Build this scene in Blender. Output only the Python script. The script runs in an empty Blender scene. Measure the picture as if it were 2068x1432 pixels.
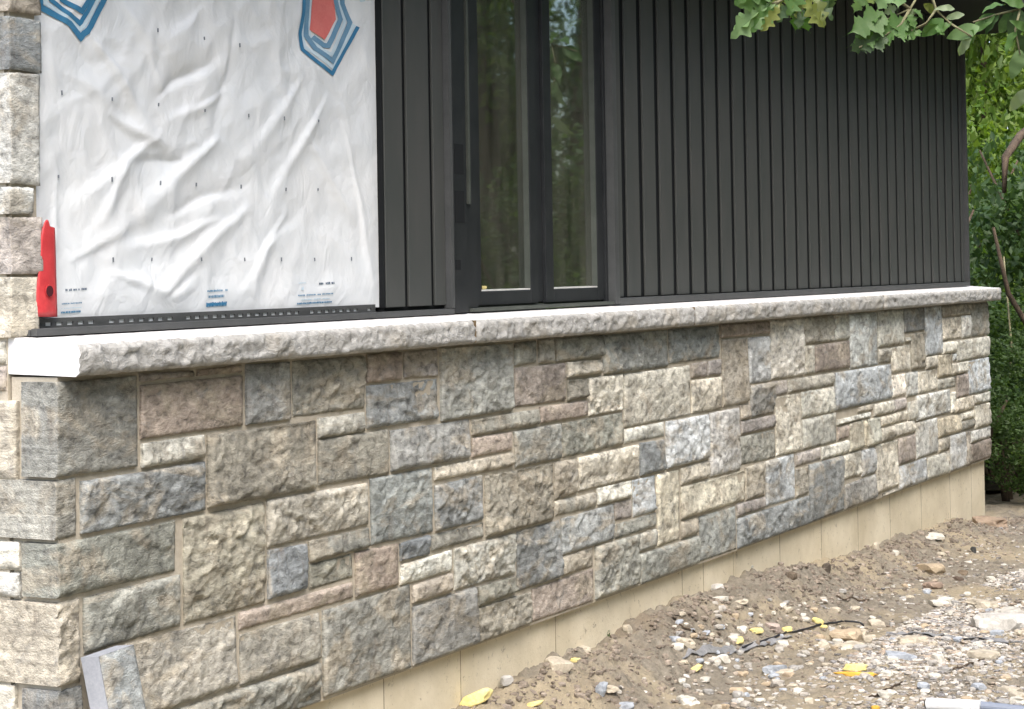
import bpy, bmesh, math, random
import numpy as np
from mathutils import Vector, Matrix, noise
SC = bpy.context.scene
rnd = random.Random(7)
# ------------------------------------------------------------------ camera
# World: X runs along the wall away from the viewer, Y points into the house, Z up.
UP = Vector((-.017, 1, -.02325)).normalized()
XD = Vector((2096, -58, -4000)); XD = (XD - UP * XD.dot(UP)).normalized()
YD = UP.cross(XD)
ROT = Matrix((XD, YD, UP))
EYE = Vector((-3.50, -2.985, 1.55))
cam = bpy.data.cameras.new('camera'); camo = bpy.data.objects.new('camera', cam)
SC.collection.objects.link(camo)
camo.matrix_world = Matrix.Translation(EYE) @ ROT.to_4x4()
cam.sensor_width = 36; cam.lens = 36 * 4000 / 2068
cam.shift_y = -259 / 2068
cam.clip_start = .05; cam.clip_end = 500
SC.camera = camo
# ------------------------------------------------------------------ world, sun, exposure
SUN_EL, SUN_DIR = math.radians(56), Vector((-.80, -.60, 0)).normalized()   # towards the sun, ground plane
w = bpy.data.worlds.new('World'); SC.world = w; w.use_nodes = True
nt = w.node_tree; nt.nodes.clear()
sky = nt.nodes.new('ShaderNodeTexSky'); sky.sky_type = 'NISHITA'; sky.sun_disc = False
sky.sun_elevation = SUN_EL; sky.sun_rotation = math.atan2(SUN_DIR.x, SUN_DIR.y)
sky.air_density = 1.0; sky.dust_density = 3.5; sky.ozone_density = .8
bg = nt.nodes.new('ShaderNodeBackground'); bg.inputs[1].default_value = .15
wo = nt.nodes.new('ShaderNodeOutputWorld')
nt.links.new(sky.outputs[0], bg.inputs[0]); nt.links.new(bg.outputs[0], wo.inputs[0])
sl = bpy.data.lights.new('sun', 'SUN'); sl.energy = 1.3; sl.angle = math.radians(38); sl.color = (1, .965, .91)
so = bpy.data.objects.new('sun', sl); SC.collection.objects.link(so)
sd = Vector((SUN_DIR.x * math.cos(SUN_EL), SUN_DIR.y * math.cos(SUN_EL), math.sin(SUN_EL)))
so.rotation_euler = sd.to_track_quat('Z', 'Y').to_euler(); so.location = (-6, -8, 12)
SC.view_settings.view_transform = 'Standard'; SC.view_settings.look = 'None'
SC.view_settings.exposure = 1.5; SC.view_settings.gamma = 1; SC.view_settings.use_curve_mapping = False
# ------------------------------------------------------------------ helpers
COL = SC.collection
def at(px, py, Y=0.):                      # photo measurement -> point on the upright plane Y
    d = ROT @ Vector((px - 1034, -(py - 457), -4000)); t = (Y - EYE.y) / d.y
    return EYE + d * t
def atd(px, py, D):                        # ... or at distance D in front of the viewer
    return EYE + ROT @ Vector(((px - 1034) / 4000 * D, -(py - 457) / 4000 * D, -D))
def atz(px, py, Z=0.):
    d = ROT @ Vector((px - 1034, -(py - 457), -4000)); t = (Z - EYE.z) / d.z
    return EYE + d * t
def tag(o, label=None, cat=None, group=None, kind=None):
    for k, v in (('label', label), ('category', cat), ('group', group), ('kind', kind)):
        if v: o[k] = v
    return o
def link(name, me, m=None, parent=None, loc=None):
    o = bpy.data.objects.new(name, me); COL.objects.link(o)
    if m is not None:
        for mm in (m if isinstance(m, (list, tuple)) else [m]): me.materials.append(mm)
    if parent is not None: o.parent = parent
    if loc is not None: o.location = loc
    return o
def thing(name, label, cat, loc=(0, 0, 0), group=None):
    o = bpy.data.objects.new(name, None); COL.objects.link(o); o.location = loc
    o.empty_display_size = .1
    return tag(o, label, cat, group)
def mesh(vs, fs, smooth=False):
    me = bpy.data.meshes.new('m'); me.from_pydata(vs, [], fs); me.update()
    if smooth: me.polygons.foreach_set('use_smooth', [True] * len(me.polygons))
    return me
class MB:
    def __init__(s): s.v = []; s.f = []; s.mi = []
    def box(s, x0, x1, y0, y1, z0, z1, mi=0):
        b = len(s.v)
        s.v += [(x, y, z) for x in (x0, x1) for y in (y0, y1) for z in (z0, z1)]
        s.f += [tuple(b + i for i in q) for q in ((0, 1, 3, 2), (4, 6, 7, 5), (0, 4, 5, 1), (2, 3, 7, 6), (0, 2, 6, 4), (1, 5, 7, 3))]
        s.mi += [mi] * 6
        return s
    def tube(s, pts, rad, n=6):
        pts = [Vector(p) for p in pts]; b = len(s.v)
        for i, p in enumerate(pts):
            t = (pts[min(i + 1, len(pts) - 1)] - pts[max(i - 1, 0)]).normalized()
            a = t.orthogonal().normalized(); c = t.cross(a)
            r = rad[i] if isinstance(rad, (list, tuple)) else rad
            for k in range(n):
                an = 2 * math.pi * k / n
                s.v.append(tuple(p + (a * math.cos(an) + c * math.sin(an)) * r))
        for i in range(len(pts) - 1):
            for k in range(n):
                s.f.append((b + i * n + k, b + i * n + (k + 1) % n, b + (i + 1) * n + (k + 1) % n, b + (i + 1) * n + k)); s.mi.append(0)
        s.f.append(tuple(b + k for k in reversed(range(n)))); s.f.append(tuple(b + (len(pts) - 1) * n + k for k in range(n))); s.mi += [0, 0]
        return s
    def build(s, name, m, parent=None, smooth=False, bevel=0, loc=None):
        me = mesh(s.v, s.f, smooth)
        me.polygons.foreach_set('material_index', s.mi)
        o = link(name, me, m, parent, loc)
        if bevel:
            bm = bmesh.new(); bm.from_mesh(me)
            bmesh.ops.bevel(bm, geom=bm.edges[:], offset=bevel, segments=1, affect='EDGES'); bm.to_mesh(me); bm.free()
        return o
def fbm(x, y, z, o=4): return noise.fractal(Vector((x, y, z)), 1.0, 2.1, o)
# ------------------------------------------------------------------ materials
class NT:
    def __init__(s, name):
        s.m = bpy.data.materials.new(name); s.m.use_nodes = True; s.t = s.m.node_tree; s.t.nodes.clear()
        s.out = s.n('ShaderNodeOutputMaterial'); s.p = s.n('ShaderNodeBsdfPrincipled')
        s.l(s.p.outputs[0], s.out.inputs[0])
    def n(s, k, **kw):
        n = s.t.nodes.new(k)
        for a, b in kw.items(): setattr(n, a, b)
        return n
    def l(s, a, b): s.t.links.new(a, b)
    def coord(s, kind='Object', scale=None, rnd_off=False):
        tc = s.n('ShaderNodeTexCoord'); o = tc.outputs[kind]
        if rnd_off:
            oi = s.n('ShaderNodeObjectInfo'); v = s.n('ShaderNodeVectorMath', operation='SCALE')
            cx = s.n('ShaderNodeCombineXYZ'); s.l(oi.outputs['Random'], cx.inputs[0]); s.l(oi.outputs['Random'], cx.inputs[1]); s.l(oi.outputs['Random'], cx.inputs[2])
            s.l(cx.outputs[0], v.inputs[0]); v.inputs[3].default_value = 57
            a = s.n('ShaderNodeVectorMath', operation='ADD'); s.l(o, a.inputs[0]); s.l(v.outputs[0], a.inputs[1]); o = a.outputs[0]
        if scale:
            mp = s.n('ShaderNodeMapping'); mp.inputs['Scale'].default_value = scale; s.l(o, mp.inputs[0]); o = mp.outputs[0]
        return o
    def noise(s, co, sc, det=5, rough=.6, dist=0):
        n = s.n('ShaderNodeTexNoise'); n.inputs['Scale'].default_value = sc; n.inputs['Detail'].default_value = det
        n.inputs['Roughness'].default_value = rough; n.inputs['Distortion'].default_value = dist; s.l(co, n.inputs['Vector']); return n.outputs[0]
    def ramp(s, v, pts, interp='LINEAR'):
        r = s.n('ShaderNodeValToRGB'); r.color_ramp.interpolation = interp; e = r.color_ramp.elements
        while len(e) < len(pts): e.new(.5)
        for q, (p, c) in zip(e, pts): q.position = p; q.color = (*c, 1) if len(c) == 3 else c
        s.l(v, r.inputs[0]); return r.outputs[0]
    def mix(s, f, a, b, mode='MIX'):
        m = s.n('ShaderNodeMix', data_type='RGBA', blend_type=mode)
        for q, i in ((f, 0), (a, 6), (b, 7)):
            if isinstance(q, (int, float)): m.inputs[i].default_value = q
            elif isinstance(q, tuple): m.inputs[i].default_value = (*q, 1)
            else: s.l(q, m.inputs[i])
        return m.outputs[2]
    def math(s, op, a, b=None, clamp=False):
        m = s.n('ShaderNodeMath', operation=op, use_clamp=clamp)
        for q, i in ((a, 0), (b, 1)):
            if q is None: continue
            if isinstance(q, (int, float)): m.inputs[i].default_value = q
            else: s.l(q, m.inputs[i])
        return m.outputs[0]
    def bump(s, h, dist, st=1):
        b = s.n('ShaderNodeBump'); b.inputs['Distance'].default_value = dist; b.inputs['Strength'].default_value = st
        s.l(h, b.inputs['Height']); s.l(b.outputs[0], s.p.inputs['Normal']); return b
    def set(s, rough=.8, spec=.3, metal=0, col=None):
        s.p.inputs['Roughness'].default_value = rough; s.p.inputs['Specular IOR Level'].default_value = spec; s.p.inputs['Metallic'].default_value = metal
        if col is not None:
            if isinstance(col, tuple): s.p.inputs['Base Color'].default_value = (*col, 1)
            else: s.l(col, s.p.inputs['Base Color'])
        return s
g3 = lambda v: (v, v, v)
def stone_material():
    t = NT('split_faced_stone'); co = t.coord('Object', (.58, .8, 1.05), True)
    oi = t.n('ShaderNodeObjectInfo'); base = oi.outputs['Color']
    big = t.noise(co, 9, 4, .65, .8); mid = t.noise(co, 44, 5, .68, .3); fine = t.noise(co, 210, 3, .7)
    tone = t.ramp(mid, [(.34, g3(.5)), (.43, g3(.86)), (.53, g3(1.08)), (.66, g3(1.42))])
    c = t.mix(1, base, tone, 'MULTIPLY')
    # mineral tint: cool grey and warm tan patches inside each stone
    pt = t.ramp(big, [(.36, g3(0)), (.5, g3(.0)), (.62, g3(.65))])
    c = t.mix(pt, c, t.mix(1, tone, (.36, .32, .25), 'MULTIPLY'))
    co2 = t.coord('Object', (1, 1, 1.), True); b2 = t.noise(co2, 13, 4, .65, 1.2)
    pt2 = t.ramp(b2, [(.3, g3(.55)), (.42, g3(0))])
    c = t.mix(pt2, c, t.mix(1, tone, (.20, .205, .20), 'MULTIPLY'))
    # warm rust and pale lichen specks
    vo = t.noise(co, 24, 3, .6, .4)
    c = t.mix(t.ramp(vo, [(.66, g3(0)), (.78, g3(.35))]), c, (.40, .31, .20))
    c = t.mix(t.ramp(fine, [(.62, g3(0)), (.72, g3(.5))]), c, (.55, .53, .47))
    c = t.mix(t.ramp(fine, [(.28, g3(.55)), (.37, g3(0))]), c, (.06, .06, .055))
    dr = t.noise(t.coord('Object', (1, 1, 1.7), True), 4.5, 3, .55, .5)
    c = t.mix(1, c, t.ramp(dr, [(.34, g3(.72)), (.66, g3(1.22))]), 'MULTIPLY')
    st = t.noise(t.coord('Object', (5, 5, .8), True), 7, 3, .6)
    c = t.mix(t.ramp(st, [(.60, g3(0)), (.72, g3(.35))]), c, (.17, .14, .115))
    t.set(.92, .2, 0, c)
    h = t.math('ADD', t.math('MULTIPLY', mid, .8), t.math('MULTIPLY', fine, .3))
    t.bump(h, .010, 1)
    return t.m
def rough_mat(name, c1, c2, sc=20, bump=.004, rough=.92, fine=160, spec=.2, stain=None, kind='Object'):
    t = NT(name); co = t.coord(kind)
    a = t.noise(co, sc, 6, .65); f = t.noise(co, fine, 3, .7)
    v = t.math('ADD', t.math('MULTIPLY', a, .7), t.math('MULTIPLY', f, .3))
    c = t.mix(t.ramp(v, [(.35, g3(0)), (.65, g3(1))]), c1, c2)
    if stain:
        st = t.noise(co, stain[1], 5, .75, .5)
        c = t.mix(t.ramp(st, [(stain[2], g3(0)), (stain[2] + .08, g3(stain[3]))]), c, stain[0])
    t.set(rough, spec, 0, c); t.bump(v, bump, 1)
    return t.m
M = {}
M['stone'] = stone_material()
M['mortar'] = rough_mat('mortar', (.36, .32, .25), (.50, .455, .375), 18, .004)
M['cap_top'] = rough_mat('sawn_limestone', (.66, .66, .66), (.76, .76, .755), 6, .0006, .85)
def cap_material():
    t = NT('rock_faced_limestone'); co = t.coord('Object', (1, 1, 1.6))
    a = t.noise(co, 30, 6, .7, 1.); b = t.noise(co, 5, 3, .6); f = t.noise(co, 120, 3, .7)
    c = t.ramp(a, [(.3, (.22, .215, .20)), (.43, (.34, .337, .32)), (.56, (.44, .437, .42)), (.72, (.60, .595, .575))])
    c = t.mix(t.ramp(b, [(.5, g3(0)), (.68, g3(.35))]), c, (.44, .38, .28))
    t.set(.9, .2, 0, c); t.bump(t.math('ADD', a, t.math('MULTIPLY', f, .3)), .006, 1)
    return t.m
M['cap'] = cap_material()
def siding_material():
    t = NT('dark_metal_siding'); co = t.coord('Object', (3, 3, 1))
    n = t.noise(co, 3, 4, .6); f = t.noise(t.coord('Object'), 260, 2, .6)
    c = t.ramp(n, [(.35, (.051, .056, .053)), (.65, (.062, .064, .061))])
    sc = t.noise(t.coord('Object', (22, 22, 2.2)), 2.2, 3, .7)
    c = t.mix(t.ramp(sc, [(.7, g3(0)), (.8, g3(.12))]), c, (.3, .3, .29))
    t.set(.62, .35, 0, c); t.bump(f, .0006, .5); return t.m
M['siding'] = siding_material()
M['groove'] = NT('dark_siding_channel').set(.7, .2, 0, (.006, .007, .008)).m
M['trim'] = rough_mat('grey_metal_trim', (.052, .055, .056), (.08, .083, .084), 8, .0004, .5, 200, .4)
M['frame'] = rough_mat('black_window_frame', (.010, .012, .014), (.022, .024, .026), 10, .0004, .5, 150, .45)
M['bead'] = rough_mat('grey_glazing_bead', (.05, .058, .05), (.08, .088, .078), 10, .0003, .5, 150, .4)
M['ledge'] = rough_mat('painted_reflection_ledge', (.42, .43, .41), (.6, .6, .58), 30, .0005, .6)  # pale colour paints in the bright reflection along the foot of the glass
def wrap_material():
    t = NT('white_house_wrap'); co = t.coord('Object')
    w1 = t.noise(co, 420, 2, .5); w2 = t.noise(co, 4, 4, .6); s = t.noise(co, 2.2, 4, .7)
    c = t.mix(t.ramp(w2, [(.4, g3(0)), (.62, g3(1))]), (.66, .69, .71), (.715, .735, .745))
    c = t.mix(t.ramp(s, [(.66, g3(0)), (.8, g3(.3))]), c, (.52, .45, .33))
    t.set(.5, .35, 0, c)
    cr = t.math('ABSOLUTE', t.math('SUBTRACT', t.noise(t.coord('Object', (1, 1, .8)), 11, 3, .55, .6), .5))
    c2 = t.math('ABSOLUTE', t.math('SUBTRACT', t.noise(co, 30, 3, .6, .4), .5))
    t.bump(t.math('ADD', t.math('MULTIPLY', w1, .03), t.math('ADD', t.math('MULTIPLY', cr, 1.2), t.math('MULTIPLY', c2, .12))), .010, .55)
    return t.m
M['wrap'] = wrap_material()
M['blue'] = rough_mat('blue_print', (.035, .16, .30), (.06, .21, .36), 20, .0003, .6)
M['blue_pale'] = rough_mat('pale_blue_print', (.10, .23, .36), (.17, .30, .42), 20, .0003, .6)
M['sky_print'] = rough_mat('light_blue_print', (.48, .60, .68), (.52, .64, .71), 20, .0003, .6)
M['red_print'] = rough_mat('red_print', (.56, .14, .13), (.62, .19, .17), 20, .0003, .6)
M['ink'] = NT('dark_ink').set(.6, .3, 0, (.10, .14, .19)).m
M['staple'] = NT('staple_metal').set(.5, .5, .2, (.17, .19, .22)).m
M['concrete'] = None
def concrete_material():
    t = NT('buff_foundation_concrete'); co = t.coord('Object')
    a = t.noise(co, 3, 5, .65); b = t.noise(t.coord('Object', (1, 1, .9)), 2.2, 4, .6); f = t.noise(co, 90, 4, .7)
    c = t.mix(t.ramp(a, [(.35, g3(0)), (.65, g3(1))]), (.60, .53, .39), (.74, .67, .52))
    c = t.mix(t.ramp(b, [(.56, g3(0)), (.74, g3(.35))]), c, (.40, .33, .21))
    c = t.mix(t.ramp(f, [(.66, g3(0)), (.72, g3(.7))]), c, (.20, .16, .10))
    # dirt splash and drips whose shapes belong to the concrete
    d = t.noise(t.coord('Object', (1, 1, .85)), 30, 6, .8, .5)
    c = t.mix(t.ramp(d, [(.59, g3(0)), (.66, g3(.6))]), c, (.14, .11, .075))
    t.set(.9, .2, 0, c); t.bump(f, .003, .7); return t.m
M['concrete'] = concrete_material()
def ground_material():
    t = NT('clay_soil'); co = t.coord('Object')
    a = t.noise(co, 1.6, 6, .65, .5); b = t.noise(co, 22, 6, .7); f = t.noise(co, 110, 4, .75)
    wet = t.noise(t.coord('Object', (.6, 2.2, 1)), 1.7, 4, .6, .4)
    c = t.mix(t.ramp(b, [(.35, g3(0)), (.66, g3(1))]), (.18, .158, .122), (.315, .282, .228))
    c = t.mix(t.ramp(a, [(.46, g3(0)), (.6, g3(.75))]), c, (.41, .345, .235))
    c = t.mix(t.ramp(wet, [(.6, g3(0)), (.72, g3(.6))]), c, (.155, .115, .08))
    c = t.mix(t.ramp(f, [(.63, g3(0)), (.7, g3(.7))]), c, (.44, .40, .34))
    c = t.mix(t.ramp(f, [(.3, g3(.7)), (.37, g3(0))]), c, (.08, .06, .045))
    t.set(.93, .2, 0, c); t.bump(t.math('ADD', b, t.math('MULTIPLY', f, .5)), .02, .9); return t.m
M['ground'] = ground_material()
def chip_material(name):
    t = NT(name); co = t.coord('Object'); at_ = t.n('ShaderNodeAttribute', attribute_name='tint')
    a = t.noise(co, 60, 4, .7); c = t.mix(1, at_.outputs['Color'], t.ramp(a, [(.3, g3(.6)), (.7, g3(1.3))]), 'MULTIPLY')
    t.set(.9, .25, 0, c); t.bump(a, .004, .8); return t.m
M['chips'] = chip_material('mixed_gravel')
def rock_material():
    t = NT('loose_rock'); co = t.coord('Object', None, True); oi = t.n('ShaderNodeObjectInfo')
    a = t.noise(co, 25, 5, .7, .4); f = t.noise(co, 120, 3, .7)
    c = t.mix(1, oi.outputs['Color'], t.ramp(a, [(.3, g3(.6)), (.5, g3(1)), (.7, g3(1.3))]), 'MULTIPLY')
    t.set(.9, .25, 0, c); t.bump(t.math('ADD', a, t.math('MULTIPLY', f, .3)), .006, .8); return t.m
M['rock'] = rock_material()
M['foam'] = rough_mat('yellow_foam', (.66, .54, .17), (.80, .71, .36), 25, .006, .85, 120)
def foam_side():
    return rough_mat('orange_foam_edge', (.60, .32, .05), (.72, .44, .09), 25, .004, .85, 120)
M['foam_edge'] = foam_side()
M['red'] = rough_mat('red_plastic', (.42, .028, .035), (.60, .06, .065), 16, .002, .45, 60, .5)
M['dark'] = NT('dark_opening').set(.8, .2, 0, (.06, .012, .016)).m
M['seam'] = rough_mat('stained_form_seam', (.22, .185, .135), (.40, .345, .25), 30, .002)
M['joint'] = rough_mat('rusty_joint_filler', (.10, .07, .04), (.26, .19, .11), 60, .003)
M['gasket'] = NT('dark_sealant').set(.6, .3, 0, (.0095, .0105, .012)).m
M['black'] = NT('black_plastic').set(.5, .4, 0, (.02, .02, .024)).m
M['sheet'] = rough_mat('grey_plastic_film', (.15, .15, .155), (.30, .30, .30), 30, .004, .4, 90, .5)
M['white'] = NT('white_plastic').set(.5, .4, 0, (.82, .84, .85)).m
M['bluegrey'] = NT('blue_grey_plastic').set(.5, .4, 0, (.20, .23, .29)).m
M['saw'] = rough_mat('sawn_blue_grey_edge', (.22, .235, .265), (.32, .335, .365), 10, .0008, .85)
M['interior'] = NT('interior_plaster').set(.9, .2, 0, (.16, .15, .13)).m
M['floor'] = NT('plywood_floor').set(.8, .2, 0, (.35, .26, .15)).m
M['soffit'] = NT('dark_soffit').set(.6, .3, 0, (.012, .013, .013)).m
M['roof'] = rough_mat('dark_roof', (.03, .03, .03), (.06, .06, .06), 20, .003)
def glass_material():
    t = NT('window_glass'); t.t.nodes.remove(t.p)
    fr = t.n('ShaderNodeFresnel'); fr.inputs[0].default_value = 1.5
    f2 = t.math('MULTIPLY', fr.outputs[0], 2.7, True)
    gl = t.n('ShaderNodeBsdfGlossy'); gl.inputs['Roughness'].default_value = .022; gl.inputs['Color'].default_value = (.92, 1, .94, 1)
    tr = t.n('ShaderNodeBsdfTransparent'); tr.inputs[0].default_value = (.86, .88, .72, 1)
    mx = t.n('ShaderNodeMixShader'); t.l(f2, mx.inputs[0]); t.l(tr.outputs[0], mx.inputs[1]); t.l(gl.outputs[0], mx.inputs[2])
    df = t.n('ShaderNodeBsdfDiffuse'); df.inputs[0].default_value = (.55, .53, .44, 1); m2 = t.n('ShaderNodeMixShader')
    t.l(t.ramp(t.noise(t.coord('Object', (1, 1, .12)), 14, 3, .6), [(.3, g3(.02)), (.75, g3(.11))]), m2.inputs[0])
    t.l(mx.outputs[0], m2.inputs[1]); t.l(df.outputs[0], m2.inputs[2])
    t.l(m2.outputs[0], t.out.inputs[0]); return t.m
M['glass'] = glass_material()
def leaf_material(name, c1, c2, trans=.45, gloss=.45, obj=False):
    t = NT(name); t.t.nodes.remove(t.p)
    g = t.n('ShaderNodeNewGeometry'); r = g.outputs['Random Per Island']
    oi = t.n('ShaderNodeObjectInfo')
    if obj: c = t.mix(t.noise(t.coord('Object'), 14, 3, .6), oi.outputs['Color'], t.mix(.3, oi.outputs['Color'], (.2, .25, .08)))
    else:
        c = t.mix(r, c1, c2)
        c = t.mix(t.math('MULTIPLY', oi.outputs['Random'], .35), c, (.10, .15, .03))
    p = t.n('ShaderNodeBsdfPrincipled'); t.l(c, p.inputs['Base Color']); p.inputs['Roughness'].default_value = gloss; p.inputs['Specular IOR Level'].default_value = .3
    tl = t.n('ShaderNodeBsdfTranslucent'); t.l(t.mix(1, c, (1.5, 1.6, .6), 'MULTIPLY'), tl.inputs[0])
    mx = t.n('ShaderNodeMixShader'); mx.inputs[0].default_value = trans
    t.l(p.outputs[0], mx.inputs[1]); t.l(tl.outputs[0], mx.inputs[2]); t.l(mx.outputs[0], t.out.inputs[0]); return t.m
M['leaf_dark'] = leaf_material('deep_green_leaves', (.035, .075, .033), (.085, .14, .06))
M['leaf_bright'] = leaf_material('light_green_leaves', (.08, .15, .03), (.17, .24, .05))
M['leaf_obj'] = leaf_material('branch_leaves', None, None, .35, .5, True)
M['bark'] = rough_mat('bark', (.05, .038, .028), (.14, .105, .075), 14, .02)
M['twig'] = rough_mat('twig_bark', (.16, .15, .09), (.28, .27, .16), 30, .001)
M['litter'] = rough_mat('forest_floor', (.04, .03, .02), (.09, .07, .04), 8, .03)
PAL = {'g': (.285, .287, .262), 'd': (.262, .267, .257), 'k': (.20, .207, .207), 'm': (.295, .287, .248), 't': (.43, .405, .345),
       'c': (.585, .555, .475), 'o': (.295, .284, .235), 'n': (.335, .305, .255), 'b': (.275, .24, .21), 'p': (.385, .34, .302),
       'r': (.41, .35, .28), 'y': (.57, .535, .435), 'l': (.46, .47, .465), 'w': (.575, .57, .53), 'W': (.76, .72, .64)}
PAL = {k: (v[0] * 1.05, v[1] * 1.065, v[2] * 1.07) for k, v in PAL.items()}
# ------------------------------------------------------------------ house: walls of stone, siding, window
house = thing('house', 'house under construction with rock faced stone base, dark grey siding and white house wrap', 'house')
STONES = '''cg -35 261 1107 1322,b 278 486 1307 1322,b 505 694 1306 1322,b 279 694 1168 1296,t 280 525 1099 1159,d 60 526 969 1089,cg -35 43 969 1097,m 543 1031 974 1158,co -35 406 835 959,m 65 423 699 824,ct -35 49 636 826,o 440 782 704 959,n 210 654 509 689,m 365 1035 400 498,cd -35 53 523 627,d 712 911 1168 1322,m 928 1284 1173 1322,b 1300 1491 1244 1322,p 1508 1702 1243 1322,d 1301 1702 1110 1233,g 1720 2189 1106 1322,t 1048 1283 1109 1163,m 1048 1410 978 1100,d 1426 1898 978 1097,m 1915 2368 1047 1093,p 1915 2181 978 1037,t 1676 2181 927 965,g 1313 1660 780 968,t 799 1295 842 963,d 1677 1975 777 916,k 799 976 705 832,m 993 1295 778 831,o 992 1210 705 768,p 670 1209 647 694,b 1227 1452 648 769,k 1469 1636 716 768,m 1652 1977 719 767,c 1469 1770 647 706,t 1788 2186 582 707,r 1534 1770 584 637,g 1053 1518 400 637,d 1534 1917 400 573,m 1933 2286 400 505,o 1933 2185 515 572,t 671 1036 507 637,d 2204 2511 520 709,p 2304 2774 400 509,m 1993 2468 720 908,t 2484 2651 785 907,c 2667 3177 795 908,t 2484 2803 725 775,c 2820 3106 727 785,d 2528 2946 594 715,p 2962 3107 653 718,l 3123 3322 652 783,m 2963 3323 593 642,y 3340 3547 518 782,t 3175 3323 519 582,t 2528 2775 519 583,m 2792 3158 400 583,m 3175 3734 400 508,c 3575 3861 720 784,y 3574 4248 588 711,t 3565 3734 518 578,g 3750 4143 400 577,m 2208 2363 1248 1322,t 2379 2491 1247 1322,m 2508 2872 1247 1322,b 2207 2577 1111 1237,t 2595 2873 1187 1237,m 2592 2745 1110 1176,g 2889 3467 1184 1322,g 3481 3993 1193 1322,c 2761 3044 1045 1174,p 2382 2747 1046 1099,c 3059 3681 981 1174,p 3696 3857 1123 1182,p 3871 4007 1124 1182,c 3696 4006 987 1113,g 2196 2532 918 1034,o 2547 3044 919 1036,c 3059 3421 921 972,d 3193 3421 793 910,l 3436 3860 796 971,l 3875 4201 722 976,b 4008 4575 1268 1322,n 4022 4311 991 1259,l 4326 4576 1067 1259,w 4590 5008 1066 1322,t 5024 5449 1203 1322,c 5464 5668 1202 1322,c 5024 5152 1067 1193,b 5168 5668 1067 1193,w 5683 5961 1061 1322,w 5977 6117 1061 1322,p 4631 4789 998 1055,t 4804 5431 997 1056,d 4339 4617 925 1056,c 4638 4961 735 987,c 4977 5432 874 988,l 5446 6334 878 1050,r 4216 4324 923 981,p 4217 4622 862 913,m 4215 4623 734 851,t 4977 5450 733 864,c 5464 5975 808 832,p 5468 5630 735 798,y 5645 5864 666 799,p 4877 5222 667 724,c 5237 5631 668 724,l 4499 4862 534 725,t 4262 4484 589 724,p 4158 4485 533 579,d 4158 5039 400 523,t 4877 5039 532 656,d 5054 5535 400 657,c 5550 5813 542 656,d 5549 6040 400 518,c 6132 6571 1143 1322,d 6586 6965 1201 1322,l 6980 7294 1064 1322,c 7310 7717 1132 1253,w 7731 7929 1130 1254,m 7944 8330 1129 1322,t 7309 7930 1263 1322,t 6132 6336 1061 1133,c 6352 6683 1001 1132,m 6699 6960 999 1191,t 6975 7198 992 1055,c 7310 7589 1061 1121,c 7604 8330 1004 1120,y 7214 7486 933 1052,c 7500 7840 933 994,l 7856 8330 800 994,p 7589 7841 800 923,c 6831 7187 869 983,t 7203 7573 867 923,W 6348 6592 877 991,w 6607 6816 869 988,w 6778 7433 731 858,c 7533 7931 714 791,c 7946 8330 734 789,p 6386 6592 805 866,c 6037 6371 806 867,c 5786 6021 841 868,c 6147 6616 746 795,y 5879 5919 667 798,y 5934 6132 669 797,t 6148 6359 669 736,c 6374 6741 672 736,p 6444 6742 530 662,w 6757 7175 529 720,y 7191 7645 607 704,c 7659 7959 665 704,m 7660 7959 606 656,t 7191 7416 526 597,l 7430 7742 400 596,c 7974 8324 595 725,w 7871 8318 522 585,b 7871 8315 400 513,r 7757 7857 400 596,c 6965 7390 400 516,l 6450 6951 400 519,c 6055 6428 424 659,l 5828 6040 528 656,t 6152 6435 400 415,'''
EXTRA = [('t', 6.628, 6.775, .735, .835), ('c', 7.462, 7.56, .725, .838), ('w', 7.525, 7.60, 1.012, 1.045), ('t', 6.60, 6.70, 1.152, 1.172)]
ZB, ZT = .400, 1.326
CORNER = -.030                      # plane of the left gable face
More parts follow.
